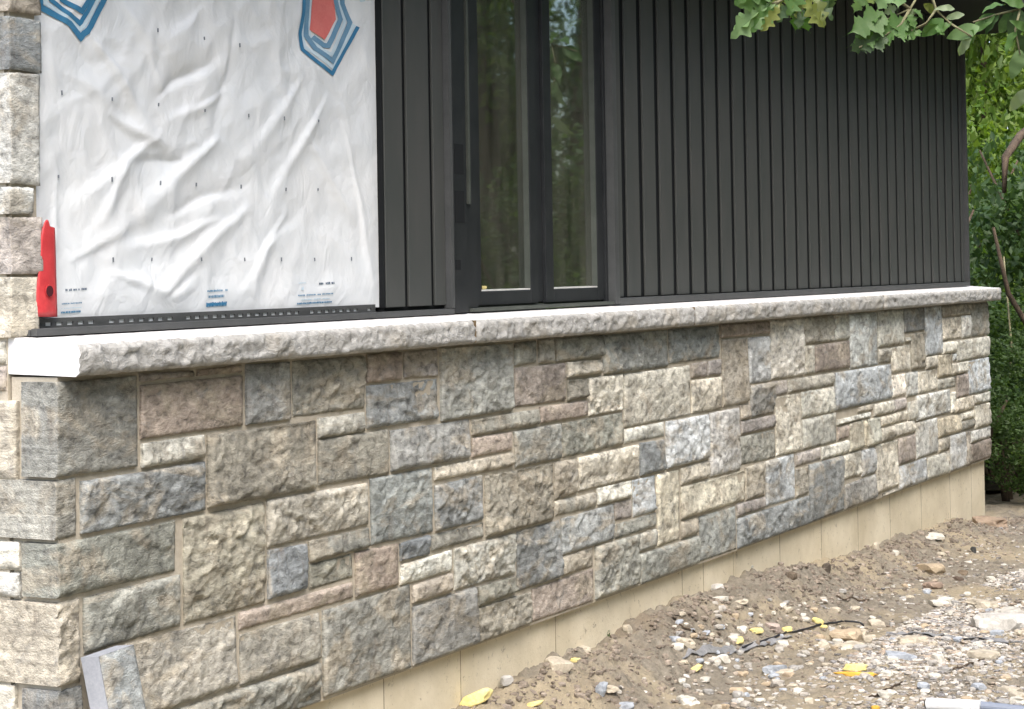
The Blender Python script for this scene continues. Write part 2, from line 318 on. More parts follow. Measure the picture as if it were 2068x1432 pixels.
def stone_mesh(w_, h_, dep, seed, bulge=.014, rough=.011, corner=False, step=.007, left=False, flat=0):
    """Rock-faced block: origin at the middle of the face, face towards -Y, sides run back by dep."""
    nx = max(4, int(w_ / step)); nz = max(4, int(h_ / step)); vs = []; fs = []
    hx, hz = w_ / 2, h_ / 2; o = seed * 3.71
    fs_ = rnd.uniform(.7, 1.6); skew = [(rnd.uniform(-.0028, .0028), rnd.uniform(-.0028, .0028)) for _ in range(4)]
    slope_x = rnd.uniform(-.010, .010); slope_z = rnd.uniform(-.008, .006)
    ridge = rnd.uniform(-.25, .25); n1 = nx + 1
    for j in range(nz + 1):
        for i in range(nx + 1):
            u, v = i / nx, j / nz
            x, z = -hx + w_ * u, -hz + h_ * v
            sx = (skew[0][0] * (1 - u) * (1 - v) + skew[1][0] * u * (1 - v) + skew[2][0] * u * v + skew[3][0] * (1 - u) * v)
            sz = (skew[0][1] * (1 - u) * (1 - v) + skew[1][1] * u * (1 - v) + skew[2][1] * u * v + skew[3][1] * (1 - u) * v)
            dl = 1. if corner else (x + hx); d = min(dl, hx - x, z + hz, hz - z)
            e = min(1, max(0, d) / min(.013, .3 * min(w_, h_))); e = e * (2 - e)
            k = noise.noise(Vector((x * 30 + o, z * 30, o)))
            r1 = facet(x * .62 + k * .008 + o, z - k * .008, 12 * fs_, seed); c1 = facet(x * .7 - k * .004 + o, z + k * .004, 36 * fs_, seed + 5)
            r2 = fbm(x * 48 + o, z * 70, o, 3)
            a = bulge * (.55 + .45 * (1 - (abs(v - .5 - ridge) * 1.6) ** 2)) + slope_x * (u - .5) + slope_z * (v - .5) * 2
            dd = e * (a + rough * .36 * r1 + rough * .20 * c1 + rough * .20 * r2) * (1 - flat) + flat * e * (.004 + .0015 * r2)
            edge = 1 - min(1, max(0, min(x + hx, hx - x, z + hz, hz - z)) / .006)
            jx = edge * .0022 * noise.noise(Vector((x * 60 + o, z * 60, 9.))); jz = edge * .0022 * noise.noise(Vector((x * 60 + o, z * 60, 19.)))
            vs.append((x + sx + jx, -dd, z + sz + jz))
    for j in range(nz):
        for i in range(nx):
            a = j * n1 + i; fs.append((a, a + 1, a + n1 + 1, a + n1))
    ring = [i for i in range(nx)] + [j * n1 + nx for j in range(nz)] + [nz * n1 + i for i in range(nx, 0, -1)] + [j * n1 for j in range(nz, 0, -1)]
    b = len(vs)
    for r in ring: vs.append((vs[r][0], dep, vs[r][2]))
    m = len(ring)
    for k in range(m):
        a, c = ring[k], ring[(k + 1) % m]
        fs.append((c, a, b + k, b + (k + 1) % m))
    me = mesh(vs, fs, True)
    # side faces stay crisp
    sm = [True] * (nx * nz) + [False] * m; me.polygons.foreach_set('use_smooth', sm)
    return me
def facet(x, z, sc, seed):
    """Conchoidal chips: each cell is a little plane with its own tilt, -1..1"""
    p = Vector((x * sc, z * sc, seed * 1.7)); d, pts = noise.voronoi(p)
    q = pts[0]; s = noise.cell_vector(q * 3.1) * 2 - Vector((1, 1, 1))
    return max(-1, min(1, (s.x * (p.x - q.x) + s.y * (p.y - q.y)) * 1.5 + s.z * .45))
def jitter(c, r, s=.16):
    k = 1 + r.uniform(-s, s); h = r.uniform(-.05, .05)
    return (c[0] * k * (1 + h), c[1] * k, c[2] * k * (1 - h), 1)
backing = MB().box(-.012, 8.315, .006, .14, .392, ZT + .004).build('mortar_backing', M['mortar'], house)
stone_list = []
for s in STONES.strip().strip(',').split(','):
    k, *v = s.split(); stone_list.append((k, *[int(q) / 1000 for q in v]))
stone_list += EXTRA
LEFTY = [.098, .30, .098, .30, .105]
ci = 0
for i, (k, x0, x1, z0, z1) in enumerate(stone_list):
    corner = len(k) == 2; kk = k[-1]
    dep = .03
    if corner:
        x0 = CORNER; dep = LEFTY[ci]; ci += 1
    x1 += .0; near = (x0 + x1) / 2
    step = .0065 if near < 3 else (.009 if near < 5 else .012)
    fl = .55 if kk in 'bp' else (.35 if (ci == 1 and corner) or (kk == 'g' and near < 2.5) else 0)
    sc = 1.05 if kk in 'mdgolt' else .9
    me = stone_mesh(x1 - x0, z1 - z0, dep, i, .0055 * sc + rnd.uniform(-.003, .005), .0155 * sc * rnd.uniform(.5, 1.3), corner, step, flat=fl)
    o = link('stone', me, M['stone'], backing, ((x0 + x1) / 2, rnd.uniform(-.003, .004), (z0 + z1) / 2))
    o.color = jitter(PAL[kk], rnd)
# left gable: corner stones above the sill, then coursed stones running away round the corner
pier = MB().box(-.020, .050, .145, 5.0, -.2, 2.95).box(-.012, .072, .135, .145, 1.412, 2.95).build('gable_mortar', M['mortar'], house)
def gable_stone(y0, y1, z0, z1, c, ret=.03, seed=0):
    """Block in the gable plane: face towards -X; ret = how far it shows on the siding side."""
    me = stone_mesh(y1 - y0, z1 - z0, ret, seed, .010, .012, False, .008, flat=.25)
    o = link('stone', me, M['stone'], pier); o.rotation_euler = (0, 0, -math.pi / 2)
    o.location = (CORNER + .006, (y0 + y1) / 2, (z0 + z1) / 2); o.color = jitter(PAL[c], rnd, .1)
    return o
UPPER = [(2.47, 2.62, 't', .30, .072), (2.34, 2.462, 'g', .2, .06), (2.246, 2.332, 'p', .3, .075), (2.167, 2.238, 'r', .34, .083), (2.036, 2.158, 'd', .25, .083),
         (1.772, 2.028, 'w', .38, .075), (1.703, 1.764, 'w', .2, .052), (1.566, 1.694, 'p', .22, .083), (1.419, 1.557, 'c', .22, .066)]
for i, (z0, z1, c, y1, x1) in enumerate(UPPER):
    me = stone_mesh(x1 - CORNER, z1 - z0, y1 - .123, 400 + i, .004, .006, True, .007, flat=.5)
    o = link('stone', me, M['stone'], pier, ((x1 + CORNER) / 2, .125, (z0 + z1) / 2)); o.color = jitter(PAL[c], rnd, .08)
LOWER = [(.148, .34, 1.362, 1.411, 'c'), (.148, .31, 1.302, 1.354, 'p'), (.118, .33, 1.098, 1.276, 't'), (.112, .25, .894, .955, 'c'),
         (.112, .28, .829, .886, 'w'), (.130, .36, .53, .628, 'c')]
for i, (y0, y1, z0, z1, c) in enumerate(LOWER): gable_stone(y0, y1, z0, z1, c, .02, 430 + i)
r2 = random.Random(3); z = .40; n = 0
while z < 2.9:
    h = r2.choice([.06, .11, .13, .18, .2]); y = .45 if z > .5 else .42
    y -= r2.uniform(0, .06)
    while y < 2.2:
        wd = r2.uniform(.12, .42); gable_stone(y, y + wd - .01, z, min(z + h - .01, 2.94), r2.choice('gdmtcopw'), .02, 500 + n); y += wd; n += 1
    z += h
# foundation
fnd = MB().box(-.015, 8.265, .030, .30, -.45, .395)
fo = fnd.build('foundation', M['concrete'], house)
JT = [(775, 1400), (930, 1350), (1122, 1290), (1378, 1200), (1420, 1150), (1481, 1150), (1575, 1120), (1659, 1100), (1733, 1080), (1797, 1030), (1860, 1010), (1918, 980), (1961, 960)]
for px, py in JT:                    # vertical form joints: a thin proud fin with its recess line
    x = at(px, py, .03).x
    MB().box(x - .002, x + .001, .0288, .031, .0, .393).build('form_joint', M['seam'], fo)
# ------------------------------------------------------------------ limestone wall cap
def cap_piece(x0, x1, first=False, last=False):  # noqa
    """Sawn slab with washed top, rock-faced front."""
    L = x1 - x0; nx = int(L / (.009 if x0 < 3 else .013)); nz = 9; vs = []; fs = []; mi = []
    def front(x, v):
        z = 1.333 + (.072 - .0) * v
        if last: z -= 0
        e = min(1, v / .16) * min(1, (1 - v) / .22 + .0); e = e * (2 - e)
        if last: e *= min(1, max(0, (x1 - x)) / .05) ** .5
        k = noise.noise(Vector((x * 9, z * 20, 3.)))
        d = .004 + e * (.012 + .0055 * facet(x + k * .02, z * 1.8, 12, 3) + .003 * facet(x, z * 1.5 + k * .01, 38, 9) + .004 * fbm(x * 50, z * 80, 2, 4))
        y = -.047 - d
        if not first and x < x0 + .014: y += .009 * (1 - (x - x0) / .014)
        if not last and x > x1 - .012: y += .007 * (x - x1 + .012) / .012
        ez = .0035 * noise.noise(Vector((x * 30, 5., v))) * (1 if v in (0, 1) else 0)
        return (x, y, z + ez)
    n1 = nx + 1
    for j in range(nz + 1):
        for i in range(n1): vs.append(front(x0 + L * i / nx, j / nz))
    for j in range(nz):
        for i in range(nx): a = j * n1 + i; fs.append((a, a + 1, a + n1 + 1, a + n1)); mi.append(1)
    b = len(vs)
    for i in range(n1): x = x0 + L * i / nx; vs.append((x, .145, 1.421))
    for i in range(n1): x = x0 + L * i / nx; vs.append((x, .145, 1.337))
    for i in range(nx):
        a = nz * n1 + i; fs.append((a, a + 1, b + i + 1, b + i)); mi.append(0)
        fs.append((b + i, b + i + 1, b + n1 + i + 1, b + n1 + i)); mi.append(0)
        fs.append((b + n1 + i, b + n1 + i + 1, i + 1, i)); mi.append(1)
    fs.append(tuple([j * n1 for j in range(nz + 1)] + [b, b + n1])); mi.append(0 if first else 1)
    fs.append(tuple([j * n1 + nx for j in reversed(range(nz + 1))] + [b + n1 + nx, b + nx])); mi.append(1 if last else 0)
    me = mesh(vs, fs); me.polygons.foreach_set('material_index', mi)
    me.polygons.foreach_set('use_smooth', [m == 1 and i < nx * nz for i, m in enumerate(mi)])
    return link('cap_stone', me, [M['cap_top'], M['cap']], house)
c1 = at(959, 680, -.055).x; c2 = at(1402, 640, -.055).x
for i, (a, b) in enumerate([(-.017, c1), (c1 + .012, c2), (c2 + .011, 6.05), (6.058, 8.43)]):
    cap_piece(a, b, i == 0, i == 3)
for a in (c1, c2, 6.05):
    MB().box(a - .0005, a + .0105, -.0545, .14, 1.337, 1.4035).build('joint_mortar', M['joint'], house)
# ------------------------------------------------------------------ siding
SZ0, SZ1 = 1.448, 2.975
YF = .118
groove_x = [3.352 + .1613 * i for i in range(31)]
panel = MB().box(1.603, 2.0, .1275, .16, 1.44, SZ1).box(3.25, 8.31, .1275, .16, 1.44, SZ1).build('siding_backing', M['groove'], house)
def board(x0, x1, yo=0):
    m = MB(); x0 += rnd.uniform(-.001, .001)
    m.box(x0, x1, YF + yo, .127, SZ0 + .002, SZ1)
    o = m.build('siding_board', M['siding'], panel, bevel=.0015); return o
HG = .0225
for i in range(30): board(groove_x[i] + HG, groove_x[i + 1] - HG)
board(3.262, groove_x[0] - HG); board(groove_x[30] + HG, 8.262)
board(1.607, 1.716); board(1.742, 1.878); board(1.903, 1.968)
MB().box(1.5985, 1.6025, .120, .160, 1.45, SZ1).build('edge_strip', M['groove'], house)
MB().box(8.285, 8.31, .100, .175, 1.447, SZ1).box(8.264, 8.284, .126, .139, 1.447, SZ1).build('corner_trim', M['trim'], house)
# bottom channel: the right run, the left run with punched flange
def ztop(x): return 1.4215
MB().box(3.256, 8.312, .100, .117, 1.4215, 1.447).box(3.256, 8.312, .117, .139, 1.4215, 1.443).build('base_channel', M['trim'], house, bevel=.001)
MB().box(.028, 1.992, .100, .117, 1.4215, 1.4385).box(.022, 1.992, .117, .134, 1.4215, 1.436).build('starter_channel', M['trim'], house, bevel=.001)
st = MB()
slots = []; x = .06
while x < 1.56:
    if abs((x % .30) - .29) > .02: slots.append(x)
    x += .0385
zl, zh = 1.4430, 1.4510; prev = .022
for x in slots:
    st.box(prev, x, .1345, .1385, zl, zh); prev = x + .022
st.box(prev, 1.568, .1345, .1385, zl, zh)
st.box(.022, 1.568, .134, .1385, 1.436, zl).box(.022, 1.568, .1345, .139, zh, 1.461)
st.build('nailing_flange', M['trim'], house)
MB().box(.05, 1.565, .1386, .1400, 1.440, 1.4535).build('wrap_hem', M['wrap'], house)
# ------------------------------------------------------------------ window
win = MB().box(2.002, 2.088, .104, .16, 1.424, 2.96).build('window_trim', M['frame'], house, bevel=.001)
MB().box(1.972, 1.990, .098, .139, 1.440, 2.96).build('side_channel', M['trim'], house)
MB().box(3.215, 3.250, .098, .139, 1.424, 2.96).build('side_channel', M['trim'], house)
fr = MB().box(2.092, 2.182, .118, .22, 1.424, 2.95).box(3.196, 3.214, .128, .22, 1.424, 2.95).box(2.183, 3.195, .150, .22, 2.93, 2.95).box(2.652, 2.712, .148, .22, 1.4455, 2.929)
fr = fr.build('window_frame', M['frame'], house, bevel=.001)
MB().box(2.120, 3.212, .104, .149, 1.424, 1.436).box(2.183, 3.195, .149, .22, 1.424, 1.440).build('frame_sill', M['bead'], fr)
for (xa, xb, st_) in ((2.186, 2.650, .052), (2.714, 3.194, .060)):
    sa = MB().box(xa, xa + st_, .136, .20, 1.442, 2.925).box(xb - .052, xb, .136, .20, 1.442, 2.925)
    sa.box(xa + st_ + .0005, xb - .0525, .136, .20, 1.442, 1.488).box(xa + st_ + .0005, xb - .0525, .136, .20, 2.88, 2.925)
    so_ = sa.build('sash', M['frame'], house, bevel=.0012)
    MB().box(xa + st_ + .002, xb - .054, .139, .158, 1.489, 1.4945).build('glazing_ledge', M['ledge'], so_)
    MB().box(xb - .0575, xb - .0535, .138, .159, 1.496, 2.879).build('lit_glazing_bead', M['bead'], so_)  # right side only, paler than the sash: the lit reveal put into colour
    MB().box(xa + st_ - .003, xb - .050, .1595, .164, 1.482, 2.884).build('window_pane', M['glass'], so_)
# tape and dark gasket patches on the left trim
for (px0, px1, py0, py1) in ((917, 936, 290, 352), (918, 938, 385, 450), (920, 930, 525, 545)):
    a = at(px0, py0, .104); b = at(px1, py1, .104)
    MB().box(a.x, b.x, .1028, .1042, b.z, a.z).build('sealant_patch', M['gasket'], win)
a = at(936, 0, .117); b = at(940, 412, .117)
MB().box(a.x, a.x + .012, .108, .1175, b.z, 2.9).build('gasket_strip', M['bead'], fr)
# ------------------------------------------------------------------ shell, roof, inside
sh = MB().box(.05, 8.30, .30, .34, -.4, 1.40)                       # inner leaf behind the base
sh.box(.06, 2.09, .205, .25, 1.402, 2.96).box(3.217, 8.30, .205, .25, 1.402, 2.96)
sh.box(.03, .10, .26, 5.0, -.4, 2.96).box(.03, 8.3, 5.0, 5.1, -.4, 2.96)
sh.box(8.22, 8.30, .26, 2.30, -.4, 2.96).box(8.22, 8.30, 2.95, 4.99, -.4, 2.96).box(8.22, 8.30, 2.301, 2.949, -.4, .55)
sh.build('inner_walls', M['interior'], house)
MB().box(.11, 8.2, .35, 4.98, .30, .34).build('floor_deck', M['floor'], house)
MB().box(-.45, 8.75, -.32, 5.4, 2.980, 3.02).build('soffit', M['soffit'], house)
MB().box(-.50, 8.80, -.36, 5.45, 3.0205, 3.18).build('roof', M['roof'], house)
MB().box(8.303, 8.318, .18, 2.29, -.4, 2.96).box(8.303, 8.318, 2.96, 5.1, -.4, 2.96).box(8.303, 8.318, 2.291, 2.959, -.4, .54).build('end_wall_siding', M['siding'], house)
# ------------------------------------------------------------------ house wrap
RIDGES = [(170, 60, 300, 262, 20, 14), (296, 110, 330, 185, 15, 8), (325, 185, 440, 105, 20, -13), (225, 240, 350, 310, 24, 14), (305, 285, 140, 420, 30, 12),
          (430, 285, 290, 420, 30, 16), (470, 60, 425, 310, 34, -9), (650, 210, 535, 420, 26, 11), (618, 285, 700, 430, 18, 11), (480, 430, 320, 600, 34, 16),
          (570, 440, 470, 610, 30, 10), (420, 455, 240, 505, 22, 12), (225, 560, 330, 590, 14, 8), (335, 600, 400, 545, 16, -8), (105, 380, 100, 620, 16, 6),
          (690, 270, 748, 590, 16, 7), (340, 425, 500, 370, 22, -10), (600, 165, 500, 320, 26, 9), (250, 20, 310, 110, 22, 9), (400, 20, 330, 90, 26, 10),
          (240, 340, 190, 480, 30, 10), (360, 330, 260, 330, 16, -8), (130, 150, 240, 230, 26, 6), (520, 500, 600, 430, 20, -6), (445, 190, 330, 250, 16, 8), (150, 520, 290, 430, 26, 9)]
RW = []
for (x0, y0, x1, y1, wd, am) in RIDGES:
    a, b = at(x0, y0, .15), at(x1, y1, .15); d = Vector((b.x - a.x, 0, b.z - a.z)); RW.append((a.x, a.z, d.x, d.z, d.length, wd / 640, am / 1000))
def sstep_(t): t = min(1, max(0, t)); return t * t * (3 - 2 * t)
def wrap_h(x, z):
    wx = x + .02 * noise.noise(Vector((x * 5, z * 5, 1.))); wz = z + .02 * noise.noise(Vector((x * 5, z * 5, 8.)))
    h = .004 * fbm(wx * 4, wz * 4, .5, 3) + .0035 * (1 - 2 * abs(noise.noise(Vector((wx * 7 + wz * 5, wz * 3 - wx * 2, 2.)))))
    ca, sa = .82, .57; mk = (.25 + .9 * max(0, .5 + noise.noise(Vector((x * 2.2, z * 2.2, 6.))) * 1.3)) * (1 if x < .8 else max(.35, 1 - (x - .8) * .9)); u_ = (wx * ca + wz * sa) * 4.2 + .5 * noise.noise(Vector((x * 9, z * 9, 4.))); v_ = (-wx * sa + wz * ca) * 6.6
    dd, _p = noise.voronoi(Vector((u_, v_, 2.))); h += mk * (.012 * dd[0] - .010 * min(.45, dd[1] - dd[0]))
    dd, _p = noise.voronoi(Vector((wx * 17 + 3, wz * 13, 5.))); h += .0028 * dd[0]
    for (ax, az, dx, dz, L, wd, am) in RW:
        t = ((wx - ax) * dx + (wz - az) * dz) / (L * L)
        if -.12 < t < 1.12:
            s = ((wx - ax) * dz - (wz - az) * dx) / L
            tt = min(1, max(0, t)); wl = wd * (.35 + .9 * tt)
            q = s / wl
            if abs(q) < 4:
                prof = math.exp(-abs(q) ** 1.5) if q < 0 else math.exp(-(q * 1.9) ** 2)
                en = math.sin(math.pi * min(1, max(0, (t + .12) / 1.24))) ** .7
                h += am * prof * en
    dz_ = (z - 1.462); fade = min(1, max(0, dz_) / .05) * min(1, max(0, x - .03) / .04 + .1) * min(1, max(0, 1.600 - x) / .06 + .1)
    return .150 - .010 * sstep_((x - 1.30) / .30) - h * fade * .95
X0, X1, Z0, Z1 = .03, 1.598, 1.452, 2.96; st_ = .0068
nx, nz = int((X1 - X0) / st_), int((Z1 - Z0) / st_)
vs = [(X0 + (X1 - X0) * i / nx, 0, Z0 + (Z1 - Z0) * j / nz) for j in range(nz + 1) for i in range(nx + 1)]
vs = [(x, wrap_h(x, z), z) for x, y, z in vs]
fs = [(j * (nx + 1) + i, j * (nx + 1) + i + 1, (j + 1) * (nx + 1) + i + 1, (j + 1) * (nx + 1) + i) for j in range(nz) for i in range(nx)]
wrap = link('house_wrap', mesh(vs, fs, True), M['wrap'], house)
def on_wrap(px, py, off=.0012):
    p = at(px, py, .155); return (p.x, wrap_h(p.x, p.z) - off, p.z)
def band(pts, wpx, name, m, off=.0014):
    P = [Vector((a, b)) for a, b in pts]; vs = []; fs = []; rows = []
    nrm = []
    for i in range(len(P)):
        a = (P[i] - P[i - 1]).normalized() if i else None; b = (P[i + 1] - P[i]).normalized() if i < len(P) - 1 else None
        na = Vector((-a.y, a.x)) if a else None; nb = Vector((-b.y, b.x)) if b else None
        q = (na or nb) if not (na and nb) else (na + nb).normalized() / max(.45, (na + nb).normalized().dot(na))
        nrm.append(q)
    for i in range(len(P) - 1):
        L = (P[i + 1] - P[i]).length; n = max(1, int(L / 5))
        for k in range(n + (1 if i == len(P) - 2 else 0)):
            t = k / n; c = P[i].lerp(P[i + 1], t); q = nrm[i].lerp(nrm[i + 1], t); rows.append((c, q))
    for c, q in rows:
        for s in (-.5, -.17, .17, .5):
            r = c + q * wpx * s; vs.append(on_wrap(r.x, r.y, off))
    for i in range(len(rows) - 1):
        for s in range(3): a = i * 4 + s; fs.append((a, a + 1, a + 5, a + 4))
    return link(name, mesh(vs, fs, True), m, wrap)
def zz(ox, oy, s, *pts): return [(ox + a / s, oy + b / s) for a, b in pts]
S1 = 4.7725
def patch(poly, name, m, off=.0013):
    """filled convex print laid on the cloth"""
    c = Vector((sum(p[0] for p in poly) / len(poly), sum(p[1] for p in poly) / len(poly))); vs = []; fs = []; R = 9
    per = []
    for i in range(len(poly)):
        a, b = Vector(poly[i]), Vector(poly[(i + 1) % len(poly)]); n = max(2, int((b - a).length / 6))
        per += [a.lerp(b, k / n) for k in range(n)]
    for r in range(1, R + 1):
        for p in per: q = c.lerp(p, r / R); vs.append(on_wrap(q.x, q.y, off))
    m_ = len(per); vs.append(on_wrap(c.x, c.y, off)); ce = len(vs) - 1
    for k in range(m_): fs.append((ce, k, (k + 1) % m_))
    for r in range(R - 1):
        for k in range(m_): fs.append((r * m_ + k, (r + 1) * m_ + k, (r + 1) * m_ + (k + 1) % m_, r * m_ + (k + 1) % m_))
    return link(name, mesh(vs, fs, True), m, wrap)
patch(zz(560, 0, S1, (298, 40), (300, -240), (420, -330), (520, -240), (500, 0), (520, 190), (415, 388), (283, 290)), 'red_emblem_core', M['red_print'], .0028)
band(zz(560, 0, S1, (520, -240), (522, 0), (563, 190), (448, 445), (405, 440), (310, 358)), 9.5, 'emblem_band', M['blue_pale'], .0022)
band(zz(560, 0, S1, (255, -240), (258, 0), (250, 215), (256, 345), (330, 470), (490, 592), (655, 220), (590, 40), (575, -240)), 9.0, 'emblem_band', M['blue_pale'], .0022)
band(zz(560, 0, S1, (215, -240), (222, 0), (200, 330), (212, 480), (330, 590), (490, 712), (722, 262)), 7.2, 'emblem_band', M['blue'], .0022)
band(zz(560, 0, S1, (235, -240), (240, 0), (222, 330), (234, 455), (330, 520), (490, 650), (690, 240)), 7.2, 'emblem_light_band', M['sky_print'], .0016)
band(zz(560, 0, S1, (540, -240), (545, 0), (610, 205), (480, 530), (400, 490), (290, 385), (276, 300), (282, -240)), 6.8, 'emblem_light_band', M['sky_print'], .0016)
S2 = 2.983
band(zz(0, 0, S2, (195, -160), (222, 45), (395, 145), (462, 228), (520, 160), (615, -30), (640, -160)), 12, 'emblem_band', M['blue'], .0022)
band(zz(0, 0, S2, (262, -60), (280, 0), (430, 118), (455, 142), (500, 70), (560, -60)), 8.5, 'emblem_band', M['blue'], .0022)
band(zz(0, 0, S2, (330, -80), (350, 0), (465, 70), (505, 0), (540, -80)), 10, 'emblem_band', M['blue'], .0022)
band(zz(0, 0, S2, (240, -60), (250, 20), (415, 125), (458, 180), (510, 110), (590, -60)), 8.5, 'emblem_light_band', M['sky_print'], .0016)
band([(712, -12), (717, 3), (723, 2), (727, -10)], 4, 'emblem_fragment', M['sky_print'])
# small print along the bottom edge: too fine to read in the photograph, kept as rows of strokes
def row(px0, px1, py, hpx, m, name, gap=.3, seed=1, tilt=-.06):
    r = random.Random(seed); x = px0; vs = []; fs = []
    while x < px1:
        wpx = r.uniform(1.2, 3.2)
        if r.random() > gap * .5:
            y = py + tilt * (x - px0); b = len(vs); hh = hpx * r.uniform(.75, 1)
            vs += [on_wrap(x, y, .0018), on_wrap(x + wpx, y, .0018), on_wrap(x + wpx, y - hh, .0018), on_wrap(x, y - hh, .0018)]; fs.append((b, b + 1, b + 2, b + 3))
        x += wpx + r.uniform(.2, .9)
    link(name, mesh(vs, fs), m, wrap)
row(124, 167, 588, 4.5, M['ink'], 'small_print', .4, 1); row(118, 158, 615, 2.5, M['blue_pale'], 'small_print', .2, 2)
row(118, 156, 624, 2, M['sky_print'], 'small_print', .2, 3); row(118, 158, 633, 4, M['blue'], 'small_print', .05, 4)
row(410, 455, 590, 4, M['blue_pale'], 'small_print', .2, 5); row(414, 451, 602, 5.5, M['blue_pale'], 'small_print', .3, 6)
row(411, 450, 620, 9.5, M['blue'], 'small_print', 0, 7); row(411, 450, 617, 5, M['blue'], 'small_print', 0, 17)
row(597, 611, 573, 2.5, M['sky_print'], 'small_print', .2, 8); row(603, 607, 586, 7, M['sky_print'], 'small_print', 0, 9)
row(638, 666, 575, 4.5, M['ink'], 'small_print', .3, 10); row(597, 665, 598, 2.6, M['blue_pale'], 'small_print', .2, 11)
row(604, 658, 607, 3, M['sky_print'], 'small_print', .4, 12); row(596, 665, 615, 3.6, M['blue'], 'small_print', 0, 13)
for (px, py, h) in [(115, 188, 9), (213, 201, 7), (307, 62, 8), (310, 212, 7), (109, 357, 6), (211, 363, 10), (313, 370, 9), (390, 373, 8), (485, 377, 9), (567, 383, 8), (635, 383, 6), (476, 92, 9), (492, 234, 8), (561, 240, 9), (631, 245, 6), (218, 525, 10), (300, 524, 7), (391, 524, 8), (485, 524, 8), (561, 524, 9), (629, 524, 8), (699, 523, 9), (405, 78, 7), (404, 224, 6)]:
    p = Vector(on_wrap(px, py, .002)); h *= .0012
    MB().box(-.0016, .0016, -.0012, .0012, -h / 2, h / 2).build('staple', M['staple'], wrap, loc=p).rotation_euler = (0, rnd.uniform(-.15, .15), 0)
# ------------------------------------------------------------------ red plastic piece in the corner
red = thing('plastic_piece', 'torn red plastic strip with dark oval hole standing in the corner of the house wrap', 'plastic strip', at(95, 640, .125))
ol = [(72, 640), (73, 610), (77, 565), (82, 520), (84, 480), (88, 455), (95, 445), (99, 449), (100, 457), (111, 460), (112, 500), (113, 540), (114, 590), (116, 641)]
base = red.location; fr_, bk = [], []
def redy(q): return .1235 - .006 * math.sin((q[0] - 70) / 46 * math.pi) - .003 * noise.noise(Vector((q[0] * .05, q[1] * .03, 1)))
# grid between left and right outline so the strip is curved
rows = []
L = [(640, 72, 116), (628, 72.5, 116), (612, 73, 115.5), (595, 74.5, 115), (578, 76, 114.5), (560, 78, 114), (540, 80, 113.5), (520, 82, 113), (500, 83, 112.5), (482, 84, 112), (468, 86, 111.5), (460, 87.5, 111), (457, 89, 101), (450, 91, 99.5), (444, 95, 97)]
vs, fs = [], []
for y, a, b in L:
    for i in range(9):
        x = a + (b - a) * i / 8; p = at(x, y, redy((x, y))) - base; vs.append(tuple(p))
nr = len(L)
for j in range(nr - 1):
    for i in range(8): a = j * 9 + i; fs.append((a, a + 1, a + 10, a + 9))
nv = len(vs); vs += [(v[0], v[1] + .0035, v[2]) for v in vs]; fs += [tuple(q + nv for q in reversed(f)) for f in fs[:]]
ring = [i for i in range(9)] + [j * 9 + 8 for j in range(1, nr)] + [(nr - 1) * 9 + i for i in range(7, -1, -1)] + [j * 9 for j in range(nr - 2, 0, -1)]
for k in range(len(ring)): a, b = ring[k], ring[(k + 1) % len(ring)]; fs.append((b, a, a + nv, b + nv))
link('strip', mesh(vs, fs, True), M['red'], red)
def disc(cx, cy, rx, ry, y, name, m, parent, bs, th=.0015):
    vs = [tuple(at(cx + rx * math.cos(t / 20 * 6.283), cy + ry * math.sin(t / 20 * 6.283), y) - bs) for t in range(20)]
    n = 20; vs += [(a, b + th, c) for a, b, c in vs]; fs = [tuple(range(20)), tuple(range(39, 19, -1))] + [((k + 1) % n, k, k + n, (k + 1) % n + n) for k in range(n)]
    return link(name, mesh(vs, fs), m, parent)
disc(101, 587, 8.5, 13, .1145, 'hole_rim', M['red'], red, base); disc(101, 588, 7, 11, .1135, 'hole', M['dark'], red, base)
# ------------------------------------------------------------------ leaning stone slab at the lower left
sl_ = thing('stone_slab', 'loose blue grey cut stone leaning across the gap at the bottom of the corner', 'stone', (0, 0, 0))
P = [at(200, 1326, -.045), at(270, 1302, -.045), at(302, 1470, -.075), at(232, 1500, -.075)]
for i_, j_ in ((3, 0), (2, 1)): P[i_] = P[j_] + (P[i_] - P[j_]) * ((P[j_].z - .16) / (P[j_].z - P[i_].z))
nx_, nz_ = 16, 70; vs = []; fs = []
for j in range(nz_ + 1):
    for i in range(nx_ + 1):
        u, v = i / nx_, j / nz_; p = P[0].lerp(P[1], u).lerp(P[3].lerp(P[2], u), v)
        e = min(1, min(u, 1 - u, v * 2, (1 - v) * 2) * 8)
        p = p + Vector((0, -e * (.008 + .006 * fbm(p.x * 30, p.z * 30, 5, 4)), 0)); vs.append(tuple(p))
for j in range(nz_):
    for i in range(nx_): a = j * (nx_ + 1) + i; fs.append((a, a + nx_ + 1, a + nx_ + 2, a + 1))
so2 = link('rough_face', mesh(vs, fs, True), M['stone'], sl_); so2.color = (.27, .29, .29, 1)
def prism(poly, dy, name, m, parent):
    n = len(poly); vs = [tuple(p) for p in poly] + [tuple(p + Vector(dy)) for p in poly]
    fs = [tuple(range(n)), tuple(range(2 * n - 1, n - 1, -1))] + [((k + 1) % n, k, k + n, (k + 1) % n + n) for k in range(n)]
    return link(name, mesh(vs, fs), m, parent)
off = Vector((0, .0015, 0))
prism([p + off for p in P], (-.026, .030, 0), 'sawn_body', M['saw'], sl_)
